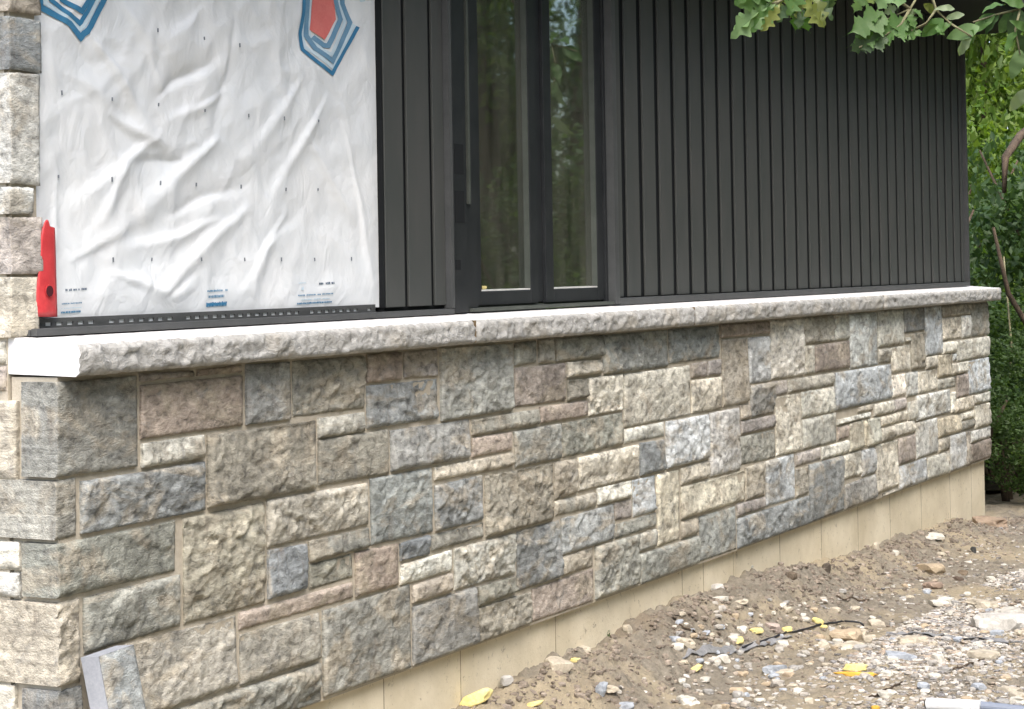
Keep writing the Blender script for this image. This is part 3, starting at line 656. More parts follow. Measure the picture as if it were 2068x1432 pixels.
# ------------------------------------------------------------------ ground
def wall_z(x):
    pts = [(-6, .10), (1.5, .20), (2.1, .218), (2.4, .238), (2.7, .23), (3.0, .236), (3.26, .272), (3.45, .27), (3.95, .253), (4.17, .27), (4.63, .246), (5.29, .177), (6.04, .158), (6.9, .124), (7.3, .125), (7.9, .05), (8.26, .01), (9.2, -.02), (14, -.05), (80, 0)]
    for (a, b), (c, d) in zip(pts, pts[1:]):
        if a <= x <= c: return b + (d - b) * (x - a) / (c - a)
    return 0.
def sstep(t): t = min(1, max(0, t)); return t * t * (3 - 2 * t)
def ground_z(x, y, detail=True):
    wz = wall_z(x); base = .095 - .012 * max(0, x - 4) if x < 12 else 0.
    base = max(base, -.03)
    k = sstep((-y - .02) / (.34 + .06 * noise.noise(Vector((x * 1.3, 0, 0)))))
    h = wz * (1 - k) + base * k if y < 0 else wz
    if y > .05 and x > 8.3: h = wz
    if detail:
        d = .016 * fbm(x * 2.2, y * 3.5, 0, 4)
        berm = (1 - k * .6)
        d += berm * (.021 * (1 - 2 * abs(noise.noise(Vector((x * 9, y * 13, 4))))) * .6 + .024 * fbm(x * 14, y * 18, 3, 4))
        d += .006 * fbm(x * 30, y * 36, 7, 3) * (1 if k > .5 else 1.3)
        tr = math.exp(-((y + .48 + .10 * (x - 4)) / .13) ** 2) if x < 9 else 0
        d -= .018 * tr
        h += d * (1 if abs(x) < 14 else 0)
    return h
def axis(segs):
    o = []
    for a, b, s in segs:
        n = max(1, round((b - a) / s)); o += [a + (b - a) * i / n for i in range(n)]
    o.append(segs[-1][1]); return o
gx = axis([(-90, -8, 10), (-8, 1.6, .25), (1.6, 6, .0135), (6, 9.3, .022), (9.3, 16, .2), (16, 110, 10)])
gy = axis([(-90, -8, 10), (-8, -2, .3), (-2, -1.45, .06), (-1.45, .06, .0125), (.06, 1.6, .12), (1.6, 6, .5), (6, 90, 10)])
vs = [(x, y, ground_z(x, y)) for y in gy for x in gx]; n1 = len(gx)
fs = [(j * n1 + i, j * n1 + i + 1, (j + 1) * n1 + i + 1, (j + 1) * n1 + i) for j in range(len(gy) - 1) for i in range(n1 - 1)]
g = link('ground', mesh(vs, fs, True), M['ground']); tag(g, kind='structure')
# rock meshes
def rock_mesh(seed, sx, sy, sz, sub=2, amp=.35):
    bm = bmesh.new(); bmesh.ops.create_icosphere(bm, subdivisions=sub, radius=1)
    for v in bm.verts:
        n = noise.noise(v.co * 1.1 + Vector((seed * 7.3, 0, 0))); m_ = noise.cell(v.co * 1.6 + Vector((seed * 3.1, 1, 2)))
        v.co *= 1 + amp * n + .12 * m_
        v.co = Vector((max(-.8, min(.8, v.co.x)) * sx, max(-.8, min(.8, v.co.y)) * sy, max(-.7, min(.75, v.co.z)) * sz))
    me = bpy.data.meshes.new('rock'); bm.to_mesh(me); bm.free(); return me
base_rocks = []
for s in range(10):
    me = rock_mesh(s, 1, 1, 1, 1, .45); base_rocks.append((np.array([v.co[:] for v in me.vertices]), [tuple(p.vertices) for p in me.polygons]))
def scatter(name, count, where, size, flat, cols, mat, seed, label, cat, sink=.25):
    r = random.Random(seed); V = []; Fc = []; CL = []; nb = 0
    for _ in range(count):
        x, y = where(r)
        if x is None: continue
        v, f = base_rocks[r.randrange(10)]; s = size(r); a = r.uniform(0, 6.283); ca, sa = math.cos(a), math.sin(a)
        sc = np.array([s * r.uniform(.8, 1.5), s * r.uniform(.6, 1.), s * flat * r.uniform(.6, 1.3)]); q = v * sc
        tl = r.uniform(-.35, .35); q = np.stack([q[:, 0], q[:, 1] * math.cos(tl) - q[:, 2] * math.sin(tl), q[:, 1] * math.sin(tl) + q[:, 2] * math.cos(tl)], 1)
        q = np.stack([q[:, 0] * ca - q[:, 1] * sa + x, q[:, 0] * sa + q[:, 1] * ca + y, q[:, 2] + ground_z(x, y) + s * flat * (.5 - sink)], 1)
        V.append(q); Fc += [tuple(i + nb for i in p) for p in f]; nb += len(v)
        c = r.choice(cols); k = r.uniform(.75, 1.2); CL.append(np.tile([c[0] * k, c[1] * k, c[2] * k, 1], (len(v), 1)))
    me = mesh(np.concatenate(V).tolist(), Fc); at_ = me.color_attributes.new('tint', 'FLOAT_COLOR', 'POINT')
    at_.data.foreach_set('color', np.concatenate(CL).ravel())
    o = link(name, me, mat); return tag(o, label, cat, kind='stuff')
GR = [(.50, .47, .42), (.60, .57, .51), (.44, .42, .40), (.30, .28, .25), (.38, .35, .31), (.45, .42, .37), (.26, .25, .245), (.34, .29, .23), (.52, .49, .44), (.20, .19, .18), (.40, .33, .26)]
SO = [(.22, .185, .15), (.26, .22, .178), (.18, .15, .12), (.30, .255, .21), (.24, .20, .16)]
def w_gravel(r):
    x = r.uniform(1.8, 8.5); y = -.62 - abs(r.gauss(0, .42)); 
    # the gravel lane starts farther out to the left
    lim = -.44 - .07 * (x - 3.2)
    if y > lim or y < -2.2 or r.random() > .62 + 1.5 * noise.noise(Vector((x * 1.2, y * 1.6, 5))): return None, None
    return x, y
scatter('gravel', 34000, w_gravel, lambda r: .006 + .013 * r.random() ** 2.2, .42, GR, M['chips'], 1, 'crushed grey and tan gravel spread over the clay beside the wall', 'gravel', .3)
def w_berm(r):
    x = r.uniform(1.7, 8.6); y = -abs(r.gauss(0, .18)) - .01
    return (x, y) if y > -.6 else (None, None)
scatter('soil_clods', 4200, w_berm, lambda r: .004 + .015 * r.random() ** 3, .7, SO, M['chips'], 2, 'crumbly brown soil clods heaped against the foundation', 'soil', .35)
def w_mid(r): return r.uniform(1.8, 8.5), -r.uniform(.2, 1.1)
scatter('small_stones', 3200, w_mid, lambda r: .005 + .012 * r.random() ** 2.2, .45, GR + SO, M['chips'], 3, 'small pale stones strewn over the bare clay track', 'gravel', .3)
# ------------------------------------------------------------------ single rocks that can be told apart
def ghit(px, py):
    p = atz(px, py, .1)
    for _ in range(5): p = atz(px, py, ground_z(p.x, p.y, False))
    for _ in range(5): q = atz(px, py, ground_z(p.x, p.y)); p = p.lerp(q, .6)
    p.z = ground_z(p.x, p.y)
    return p
def put_rock(px, py, wpx, hpx, c, label, group=None, name='rock', seed=None, cat='rock'):
    p = ghit(px, py); sc = (p - EYE).length / 4080
    s = seed if seed is not None else rnd.randrange(1000)
    me = rock_mesh(s, wpx * sc * .62, wpx * sc * .5, max(.008, hpx * sc * .75), 3 if wpx > 30 else 2, .5)
    o = link(name, me, M['rock']); o.location = p + Vector((0, 0, hpx * sc * .18)); o.rotation_euler = (rnd.uniform(-.12, .12), rnd.uniform(-.12, .12), rnd.uniform(0, 6.28)); o.color = (*c, 1)
    return tag(o, label, cat, group)
PALE = (.46, .41, .325); GREY = (.36, .35, .33); WHT = (.56, .535, .47); TAN = (.42, .34, .24); BLU = (.36, .39, .43)
ROCKS = [(1385, 1302, 36, 18, PALE, 'pale blocky rock at the left end of the grey plastic film'), (1497, 1272, 26, 13, WHT, 'white rounded rock just left of the yellow foam crumbs on the film'),
         (1562, 1272, 30, 17, (.40, .33, .29), 'pinkish brown rock touching the black cable between two foam crumbs'), (1580, 1303, 30, 13, WHT, 'white chipped rock right of the black cable'),
         (1497, 1247, 28, 9, PALE, 'long pale splinter of rock on the soil bank'), (1710, 1290, 70, 26, TAN, 'large flat tan boulder half sunk at the right end of the cable'),
         (1842, 1301, 62, 20, PALE, 'broad pale flat rock in the middle of the gravel'), (1910, 1216, 30, 14, WHT, 'bright squared white rock on the smooth clay track'),
         (2020, 1272, 100, 40, (.50, .48, .44), 'large whitish boulder at the right edge of the gravel'), (2045, 1248, 60, 22, (.45, .43, .38), 'greyish boulder behind the large whitish boulder'),
         (1565, 1358, 44, 18, BLU, 'bluish grey flat rock in the lower gravel below the cable'), (1585, 1362, 34, 12, PALE, 'pale rock against the bluish flat rock'),
         (1390, 1422, 48, 20, WHT, 'white rounded rock at the bottom edge left of the gravel'), (1213, 1400, 24, 30, BLU, 'upright pointed bluish shard near the bottom of the soil bank'),
         (1230, 1418, 36, 10, PALE, 'flat pale rock below the upright bluish shard'), (1262, 1430, 34, 14, BLU, 'bluish grey rock at the bottom edge right of the pointed shard'),
         (1125, 1345, 58, 20, PALE, 'long pale cream rock against the foundation above the brown bank'), (1180, 1312, 34, 12, PALE, 'cream rock by the foundation between two foam crumbs'),
         (1267, 1278, 22, 20, PALE, 'small cream rock next to the green weed'), (1023, 1385, 26, 18, GREY, 'grey rock at the foot of the foundation above the large foam lump'),
         (1450, 1195, 34, 22, (.46, .44, .41), 'grey white jagged rock on the bank crest against the foundation'), (1455, 1212, 30, 10, WHT, 'white flat rock below the jagged crest rock'),
         (1510, 1158, 22, 24, WHT, 'white upright rock leaning on the foundation'), (1668, 1150, 20, 24, (.12, .10, .08), 'dark brown clod standing against the foundation'),
         (1600, 1168, 20, 18, (.15, .12, .09), 'dark clod left of the standing brown clod'), (1768, 1112, 16, 22, PALE, 'pale rock with a dark clod beside it against the foundation'),
         (1808, 1122, 18, 14, WHT, 'small white rock on the bank slope below the foundation'), (1885, 1092, 44, 7, WHT, 'thin white slab lying on the far bank'),
         (1880, 1155, 56, 20, TAN, 'tan rounded boulder in the clay at the far end of the track'), (1945, 1160, 24, 12, (.18, .14, .10), 'dark brown rock right of the tan boulder'),
         (1935, 1172, 20, 8, (.12, .09, .07), 'flat dark stone in front of the tan boulder'), (1886, 1186, 36, 14, (.30, .23, .18), 'reddish brown rock below the tan boulder'),
         (1965, 1115, 12, 14, (.06, .06, .06), 'small black stone on the far bank slope'), (1955, 1137, 16, 7, WHT, 'small white stone by the far track'),
         (2027, 1066, 14, 8, WHT, 'white stone on the soil beyond the house end'), (1999, 1062, 60, 22, (.30, .23, .17), 'brown clod heap at the far corner of the foundation'),
         (1900, 1120, 22, 9, PALE, 'pale chip on the bank below the far end of the foundation'), (2000, 1170, 20, 8, WHT, 'white chip on the track near the right edge'),
         (1895, 1222, 40, 12, WHT, 'flat white rock below the bright squared rock'), (1985, 1225, 60, 16, PALE, 'pale broken slab between squared rock and large boulder'),
         (1770, 1262, 36, 12, PALE, 'narrow pale rock above the lower gravel'), (1755, 1292, 26, 14, PALE, 'cream stone right of the flat tan boulder'), (1692, 1298, 24, 12, WHT, 'white stone in front of the flat tan boulder'),
         (1715, 1308, 50, 12, PALE, 'flat cream slab in front of the tan boulder'), (1865, 1390, 30, 16, BLU, 'bluish white stone in the lowest gravel'), (1895, 1335, 26, 18, WHT, 'white angular stone right of the broad flat rock'),
         (1990, 1332, 56, 22, PALE, 'pale rock slab below the large whitish boulder'), (1790, 1362, 26, 10, WHT, 'white stone right of the orange foam wedge'), (1820, 1330, 60, 14, BLU, 'bluish grey flat rock under the broad pale rock'),
         (2055, 1420, 36, 16, WHT, 'white stone at the lower right corner'), (2040, 1395, 40, 10, PALE, 'cream slab near the lower right corner')]
for i, (px, py, a, b, c, lb) in enumerate(ROCKS): put_rock(px, py, a, b, c, lb, seed=i * 3)
CH = [(GREY, 'dull grey loose stone lying in the gravel lane', 'dull grey loose stones'), (PALE, 'cream coloured loose stone lying in the gravel lane', 'cream loose stones'),
      (WHT, 'whitish loose stone lying in the gravel lane', 'whitish loose stones'), (TAN, 'tan loose stone lying in the gravel lane', 'tan loose stones'),
      (BLU, 'bluish loose stone lying in the gravel lane', 'bluish loose stones'), ((.40, .375, .335), 'warm grey loose stone lying in the gravel lane', 'warm grey loose stones')]
for i in range(230):
    px = rnd.uniform(1360, 2060); lo = 1432; hi = 1230 - (px - 1360) * .10
    py = rnd.uniform(max(hi, 1150), lo)
    k = (py - 1150) / 300; a = rnd.uniform(10, 28) * (.6 + k * .6) * rnd.uniform(.8, 1.15)
    put_rock(px, py, a, a * rnd.uniform(.3, .6), *CH[rnd.randrange(6)], name='loose_stone', cat='stone')
# ------------------------------------------------------------------ yellow foam pieces
def foam(px, py, wpx, hpx, label, lay=False, rot=0, edge=False):
    p = ghit(px, py + hpx * .4); sc = (p - EYE).length / 4080; s = rnd.randrange(900)
    bm = bmesh.new(); bmesh.ops.create_icosphere(bm, subdivisions=3, radius=1)
    for v in bm.verts:
        n = fbm(*(v.co * 1.6 + Vector((s, 0, 0))), 4); v.co *= 1 + .35 * n
        v.co = Vector((v.co.x * wpx * sc * .5, max(-.6, min(.6, v.co.y)) * wpx * sc * .28, max(-.75, min(.75, v.co.z)) * hpx * sc * .62))
    me = bpy.data.meshes.new('foam'); bm.to_mesh(me); bm.free()
    me.polygons.foreach_set('use_smooth', [True] * len(me.polygons))
    o = link('foam_piece', me, M['foam_edge'] if edge else M['foam']); o.location = p + Vector((0, 0, hpx * sc * .42))
    o.rotation_euler = (rnd.uniform(-.2, .2), -rot, math.atan2(ROT[1][0], ROT[0][0])); return tag(o, label, 'foam piece')
foam(962, 1409, 64, 26, 'large torn yellow foam lump at the foot of the foundation', rot=.42)
foam(1079, 1423, 36, 9, 'curled thin yellow foam strip right of the large foam lump', rot=.2)
foam(1162, 1323, 22, 9, 'pale yellow foam crumb by the foundation beside the cream rock')
foam(1405, 1352, 30, 12, 'yellow orange foam stick below the grey film', rot=.5)
foam(1490, 1300, 28, 15, 'yellow foam chunk on the left part of the grey film', rot=.1)
foam(1527, 1283, 28, 12, 'yellow double crumb of foam left of the pinkish rock')
foam(1589, 1275, 24, 11, 'smooth yellow foam crumb right of the pinkish rock', rot=.2)
foam(1652, 1256, 22, 11, 'small yellow foam crumb above the right end of the cable', rot=-.3)
foam(1664, 1269, 14, 7, 'tiny yellow foam crumb under the right end of the cable')
foam(1728, 1362, 80, 9, 'long orange foam wedge lying on the gravel', rot=-.03, edge=True)
foam(1727, 1350, 46, 16, 'pale triangular foam offcut resting on the long orange wedge')
foam(1768, 1429, 18, 8, 'orange foam crumb at the bottom edge of the gravel', edge=True)
f = foam(978, 578, 14, 8, 'tiny yellow foam crumb on the ledge of the left window sash'); f.location = at(978, 581, .146); f.scale = (.018 / f.dimensions.x, .010 / f.dimensions.y, .011 / f.dimensions.z)
# ------------------------------------------------------------------ cable, film, pipe, sticks
def lay(pts, lift=.006, n=6, flat=False):
    out = []
    P = [ghit(*p) for p in pts]
    for a, b in zip(P, P[1:]):
        for k in range(n): q = a.lerp(b, k / n); out.append(Vector((q.x, q.y, (max(ground_z(q.x, q.y) * .3 + ground_z(q.x, q.y, False) * .7, ground_z(q.x, q.y) - .004) if flat else ground_z(q.x, q.y)) + lift)))
    out.append(P[-1] + Vector((0, 0, lift))); return out
cb = MB().tube(lay([(1500, 1312), (1545, 1295), (1600, 1279), (1650, 1265), (1700, 1261), (1745, 1268)], .006, 6, True), .0045).build('cable', M['black'], smooth=True)
tag(cb, 'thin black cable curving over the soil between yellow foam crumbs', 'cable')
def film(pts, wd, name, label):
    c = lay(pts, .010, 8); vs = []; fs = []
    for i, p in enumerate(c):
        t = (c[min(i + 1, len(c) - 1)] - c[max(i - 1, 0)]); t.z = 0; t.normalize(); q = Vector((-t.y, t.x, 0)); ww = wd * math.sin(math.pi * (i + .6) / (len(c) + .2)) ** .5
        for s in range(6):
            u = s / 5 - .5; x = p + q * u * ww; vs.append((x.x, x.y, ground_z(x.x, x.y) + .009 + .008 * noise.noise(Vector((x.x * 25, x.y * 40, 1)))))
    n = len(vs); vs += [(a, b, z - .002) for a, b, z in vs]
    for i in range(len(c) - 1):
        for s in range(5): a = i * 6 + s; fs.append((a, a + 1, a + 7, a + 6)); fs.append((a + n, a + 6 + n, a + 7 + n, a + 1 + n))
    return tag(link(name, mesh(vs, fs, True), M['sheet']), label, 'plastic film')
film([(1378, 1338), (1440, 1328), (1500, 1312), (1545, 1302), (1600, 1287)], .028, 'plastic_film', 'crumpled strip of grey plastic film lying in the clay under the foam crumbs')
film([(1790, 1282), (1870, 1286), (1950, 1294), (2066, 1302)], .035, 'plastic_film', 'long dark grey plastic film strip crossing the gravel towards the right edge')
for pts, lb in ([[(1755, 1413), (1790, 1396), (1822, 1382)], 'thin dark stick in the lower gravel left of the bluish stone'], [[(1915, 1357), (1960, 1343), (2012, 1327)], 'thin dark stick below the pale slab on the right'],
                [[(1372, 1290), (1400, 1297), (1432, 1296)], 'short dark twig on the soil above the pale blocky rock'], [[(1690, 1212), (1720, 1214), (1755, 1213)], 'thin root lying along the edge of the clay track']):
    tag(MB().tube(lay(pts, .008), .0035, 5).build('stick', M['bark']), lb, 'stick')
pp = thing('pipe', 'blue grey pipe with a white end sleeve at the bottom right corner', 'pipe', ghit(1990, 1440))
a = ghit(1874, 1434) + Vector((0, 0, .018)); b = ghit(1982, 1438) + Vector((0, 0, .018)); c = ghit(2110, 1450) + Vector((0, 0, .018)); lc = pp.location
MB().tube([a - lc, b - lc], .020, 16).build('white_sleeve', M['white'], pp, smooth=False)
MB().tube([b - lc + (c - b) * .002, c - lc], .017, 16).build('pipe_body', M['bluegrey'], pp, smooth=False)
MB().tube([a - lc - (b - a).normalized() * .006, a - lc - (b - a).normalized() * .0005], .016, 16).build('pipe_mouth', M['black'], pp)
# ------------------------------------------------------------------ leaves
def leaf_mesh(kind='oak', L=1., seed=0, N=34):
    r = random.Random(seed)
    if kind == 'oak': half = [(0, .02), (.10, .05), (.2, .20), (.27, .11), (.38, .29), (.47, .16), (.60, .32), (.68, .19), (.80, .25), (.88, .12), (.97, .08), (1, 0)]
    elif kind == 'maple': half = [(0, .02), (.08, .04), (.12, .22), (.26, .20), (.33, .46), (.46, .26), (.56, .36), (.64, .17), (.78, .16), (.86, .06), (1, 0)]
    else: half = [(0, .01), (.12, .12), (.3, .24), (.5, .28), (.7, .22), (.88, .10), (1, 0)]
    if kind == 'oak': f = lambda t: .30 * (math.sin(math.pi * min(1, t * 1.02)) ** .7) * (.25 + .9 * t ** .6) * (1 + .42 * math.sin(t * 27 + r0)) + .012
    elif kind == 'maple': f = lambda t: (.44 * math.exp(-((t - .33) / .13) ** 2) + .30 * math.exp(-((t - .62) / .12) ** 2) + .14 * math.exp(-((t - .1) / .08) ** 2) + .10 * (1 - t)) * (1 + .16 * math.sin(t * 60)) * min(1, (1 - t) * 6)
    else: f = lambda t: .29 * math.sin(math.pi * t ** .85) ** .8 * (1 + .04 * math.sin(t * 70)) + .004
    r0 = r.uniform(0, 2); half = [(i / N, max(0, f(i / N)) if 0 < i < N else 0) for i in range(N + 1)]
    curl = r.uniform(.08, .4); side = r.uniform(-.12, .12); vs = []; fs = []
    for i, (t, wd) in enumerate(half):
        zc = -curl * t * t; vs += [(t, 0, zc), (t, wd, zc + wd * .22 + .03 * math.sin(t * 17)), (t, -wd, zc + wd * .22 - .03 * math.sin(t * 14))]
    for i in range(len(half) - 1):
        a, b = i * 3, i * 3 + 3; fs.append((a, b, b + 1, a + 1)); fs.append((a, a + 2, b + 2, b))
    vs = [(x * L, (y + side * x * x) * L, z * L) for x, y, z in vs]
    me = mesh(vs, fs, True); me.materials.append(M['leaf_obj']); return me
LEAVES = {k: [leaf_mesh(k, 1, i) for i in range(4)] for k in ('oak', 'maple', 'oval')}
LG = {'p': (.17, .28, .13), 'm': (.065, .15, .042), 'y': (.19, .215, .06), 'o': (.13, .16, .045), 'g': (.06, .17, .025), 'd': (.03, .07, .035), 's': (.22, .28, .18)}
def add_leaf(parent, bpx, tpx, D, kind, col, rr, mat=None):
    p0 = atd(*bpx, D); p1 = atd(*tpx, D + rr.uniform(-.06, .06)); d = p1 - p0; L = d.length
    x = d.normalized(); view = (EYE - p0).normalized()
    up = view + Vector((rr.uniform(-.6, .6), rr.uniform(-.6, .6), rr.uniform(-.1, 1.1))); y = up.cross(x).normalized(); z = x.cross(y)
    o = bpy.data.objects.new('leaf', LEAVES[kind][rr.randrange(4)]); COL.objects.link(o); o.parent = parent
    o.matrix_basis = Matrix.Translation(p0 - Vector(parent.location)) @ Matrix((x, y, z)).transposed().to_4x4() @ Matrix.Diagonal((L, L * rr.uniform(.6, .95), L, 1))
    c = LG[col]; k = rr.uniform(.8, 1.2); o.color = (c[0] * k, c[1] * k, c[2] * k, 1)
def branch(label, Y, twigs, leaves, kind, seed):
    rr = random.Random(seed); loc = atd(*twigs[0][0], Y); r = thing('leafy_branch', label, 'branch', loc)
    far = Vector((loc.x + .9, -4.2, 4.6)); mid_ = loc.lerp(far, .45) + Vector((0, 0, .35))
    MB().tube([Vector((0, 0, 0)), mid_ - loc, far - loc], [.0075, .016, .035], 7).build('limb', M['bark'], r, smooth=True)
    for tw in twigs:
        pts = [atd(p[0], p[1], Y) - loc for p in tw]; n = len(pts)
        MB().tube(pts, [.0065 * (1 - .6 * i / n) for i in range(n)], 5).build('twig', M['twig'], r, smooth=True)
    for (bx, by, tx, ty, c, *k) in leaves: add_leaf(r, (bx, by), (tx, ty), Y, k[0] if k else kind, c, rr)
branch('branch with pale and yellowing lobed leaves hanging over the middle of the siding', 6.0,
       [[(1690, -140), (1650, -60), (1600, -15), (1560, 14)], [(1650, -60), (1630, -5), (1618, 28)], [(1600, -15), (1572, 4), (1556, 6)]],
       [(1566, 2, 1468, 46, 'p'), (1566, 6, 1480, 62, 'p'), (1570, 8, 1524, 62, 'm'), (1574, 8, 1551, 58, 'y'), (1572, -4, 1592, 36, 's'), (1560, -6, 1500, 18, 'm'), (1580, -20, 1512, -2, 'm'),
        (1606, -20, 1622, 44, 'o'), (1625, -10, 1650, 50, 'y'), (1640, -20, 1664, 40, 'o'), (1618, 20, 1596, 70, 'g', 'maple'), (1622, 24, 1630, 74, 'g', 'maple'), (1618, 18, 1612, 62, 'd', 'maple'),
        (1640, -10, 1684, 32, 'd'), (1650, -30, 1700, 20, 'd'), (1560, 0, 1535, 45, 'p'), (1590, -30, 1560, 20, 'y'), (1620, -30, 1596, 20, 'm'), (1545, -30, 1485, 8, 'm'), (1580, 0, 1610, 25, 'y'), (1660, -30, 1665, 15, 'g'), (1670, -30, 1692, 6, 'm'), (1556, -10, 1520, 30, 'd'), (1600, 0, 1575, 40, 'd'), (1640, 0, 1612, 40, 'm')], 'oak', 5)
rb = random.Random(44); L2 = []
TW2 = [[(1900, -120), (1872, -40), (1838, 18), (1790, 40), (1730, 60)], [(1838, 18), (1820, 48), (1780, 78), (1735, 96)], [(1872, -40), (1890, 20), (1920, 48), (1962, 74)], [(1838, 18), (1800, -10), (1750, -6)], [(1890, 20), (1870, 48), (1840, 62)]]
L2 += [(1745, -14, 1722, 34, 'p'), (1770, -18, 1744, 16, 's'), (1800, -16, 1770, 22, 'p'), (1830, -20, 1808, 14, 'p'), (1790, 34, 1712, 62, 'm'), (1782, 28, 1730, 46, 'm'), (1770, 34, 1800, 52, 'm'), (1832, 44, 1768, 72, 'm'),
       (1776, 70, 1712, 90, 'm'), (1792, 76, 1732, 102, 'd'), (1802, 70, 1768, 102, 'm'), (1850, 50, 1808, 78, 'm'), (1796, 50, 1838, 68, 'm'), (1905, 38, 1864, 74, 'm', 'oval'), (1922, 44, 1892, 66, 'm', 'oval'), (1836, 30, 1852, 58, 'm'),
       (1978, 54, 1914, 78, 'p', 'oval'), (1962, 78, 1926, 114, 's', 'oval'), (1966, 60, 1944, 98, 'm', 'oval'), (1872, 48, 1888, 76, 'm'), (1928, 18, 1894, 13, 's', 'oval'), (1948, 30, 1906, 34, 's', 'oval'), (1812, 60, 1836, 78, 'g'),
       (1760, 58, 1722, 78, 'm'), (1750, 84, 1716, 108, 'd'), (1865, 8, 1900, 28, 'y', 'oval'), (1750, 60, 1745, 90, 'g'), (1820, 40, 1790, 62, 'm'), (1850, 22, 1822, 34, 's'), (1845, 20, 1870, 36, 'm'), (1810, 14, 1780, 28, 's'), (1860, 62, 1830, 80, 'm'), (1890, 56, 1912, 70, 'm')]
branch('branch of small dark green leaves hanging in front of the far end of the siding', 7.4, TW2, L2, 'maple', 6)
TW3 = [[(2120, -40), (2060, 18), (2010, 30), (1965, 45)], [(2060, 18), (2050, 60), (2060, 110)]]
L3 = [(2010, 28, 1960, 62, 'm'), (2020, 26, 1985, 66, 'd'), (2040, 20, 2020, 74, 'd'), (2060, 18, 2044, 84, 'd'), (2030, 10, 1985, 8, 'm'), (2068, 10, 2030, -4, 'm'), (2055, 60, 2024, 100, 'm'), (2056, 70, 2080, 120, 'd'), (2060, 100, 2048, 160, 'p'), (2064, 160, 2050, 175, 'd'), (2000, 30, 1975, 50, 'm'), (2080, 30, 2062, 66, 'd'), (2070, 180, 2040, 230, 's'), (2074, 60, 2050, 44, 'm')]
branch('branch with broad dark leaves at the top right corner beyond the house', 8.6, TW3, L3, 'oval', 9)
# weed at the foundation
wd_ = thing('weed', 'small green weed growing between the foundation and the soil bank', 'weed', ghit(1213, 1283))
rw = random.Random(2)
DW = (ROT.transposed() @ (Vector(wd_.location) - EYE)).z * -1 - .03
for i in range(14): bx = 1216 + rw.uniform(-10, 10); by = 1284 + rw.uniform(-3, 3); add_leaf(wd_, (bx, by), (bx + rw.uniform(-9, 9), by - rw.uniform(0, 12)), DW + rw.uniform(-.02, .02), 'maple', rw.choice('gmdd'), rw)
# ------------------------------------------------------------------ woods
def crown_mesh(n, R, leaf, seed, mat, clumps=26, hollow=.3):
    r = np.random.RandomState(seed); cs = r.normal(size=(clumps, 3)); cs /= np.linalg.norm(cs, axis=1)[:, None]; cs *= r.uniform(.35, 1, (clumps, 1)) ** .5
    cr = r.uniform(.18, .36, clumps); k = r.randint(0, clumps, n)
    d = r.normal(size=(n, 3)); d /= np.linalg.norm(d, axis=1)[:, None]; p = cs[k] + d * (cr[k] * r.uniform(.35, 1, n) ** .5)[:, None]
    p *= np.array(R); s = leaf * r.uniform(.6, 1.3, n)
    a = r.normal(size=(n, 3)); a[:, 2] -= .4; a /= np.linalg.norm(a, axis=1)[:, None]
    b = np.cross(a, r.normal(size=(n, 3)) * .6 + np.array([0, 0, 1.])); b /= np.linalg.norm(b, axis=1)[:, None] + 1e-9
    c = np.cross(a, b) * .16
    V = np.stack([p - a * s[:, None] * .5, p + b * s[:, None] * .30 + c * s[:, None], p + a * s[:, None] * .5, p - b * s[:, None] * .30 + c * s[:, None]], 1).reshape(-1, 3)
    me = bpy.data.meshes.new('crown'); me.vertices.add(4 * n); me.vertices.foreach_set('co', V.ravel())
    idx = np.arange(4 * n).reshape(n, 4); tri = np.concatenate([idx[:, [0, 1, 2]], idx[:, [0, 2, 3]]], 1).reshape(-1)
    me.loops.add(6 * n); me.loops.foreach_set('vertex_index', tri); me.polygons.add(2 * n)
    me.polygons.foreach_set('loop_start', np.arange(0, 6 * n, 3)); me.polygons.foreach_set('loop_total', np.full(2 * n, 3))
    me.update(calc_edges=True); me.materials.append(mat); return me
CR = {'bright': [crown_mesh(22000, (1, 1, 1), .036, s, M['leaf_bright'], 44) for s in (1, 2)], 'dark': [crown_mesh(22000, (1, 1, 1), .034, s, M['leaf_dark'], 40) for s in (3, 4)],
      'bush': [crown_mesh(7000, (1, 1, 1), .062, s, M['leaf_dark'], 30) for s in (5, 6)], 'bushb': [crown_mesh(7000, (1, 1, 1), .062, s, M['leaf_bright'], 30) for s in (7, 8)]}
def trunk_mesh(h, r0, seed, fork=3):
    r = random.Random(seed); m = MB(); pts = []; x = y = 0
    for i in range(9): pts.append((x, y, h * i / 8 - .3)); x += r.uniform(-.06, .06) * h * .3; y += r.uniform(-.06, .06) * h * .3
    m.tube(pts, [r0 * (1.25 if i == 0 else 1) * (1 - .07 * i) for i in range(9)], 9)
    for k in range(fork):
        i = r.randrange(4, 8); a = r.uniform(0, 6.28); b = Vector(pts[i]); l = h * r.uniform(.18, .35)
        m.tube([b, b + Vector((math.cos(a) * l * .5, math.sin(a) * l * .5, l * .35)), b + Vector((math.cos(a) * l, math.sin(a) * l, l * .9))], [r0 * .5, r0 * .35, r0 * .15], 6)
    return m
def tree(x, y, h, R, kind, label, group=None, r0=.13, low=.5):
    t = thing('tree', label, 'tree', (x, y, 0), group)
    s = rnd.randrange(999); trunk_mesh(h * .9, r0, s).build('trunk', M['bark'], t, smooth=True)
    c = link('crown', CR[kind][s % 2], None, t, (0, 0, h * low + R * .6)); c.scale = (R, R, h * (1 - low) * .62); c.rotation_euler = (0, 0, rnd.uniform(0, 6.28)); return t
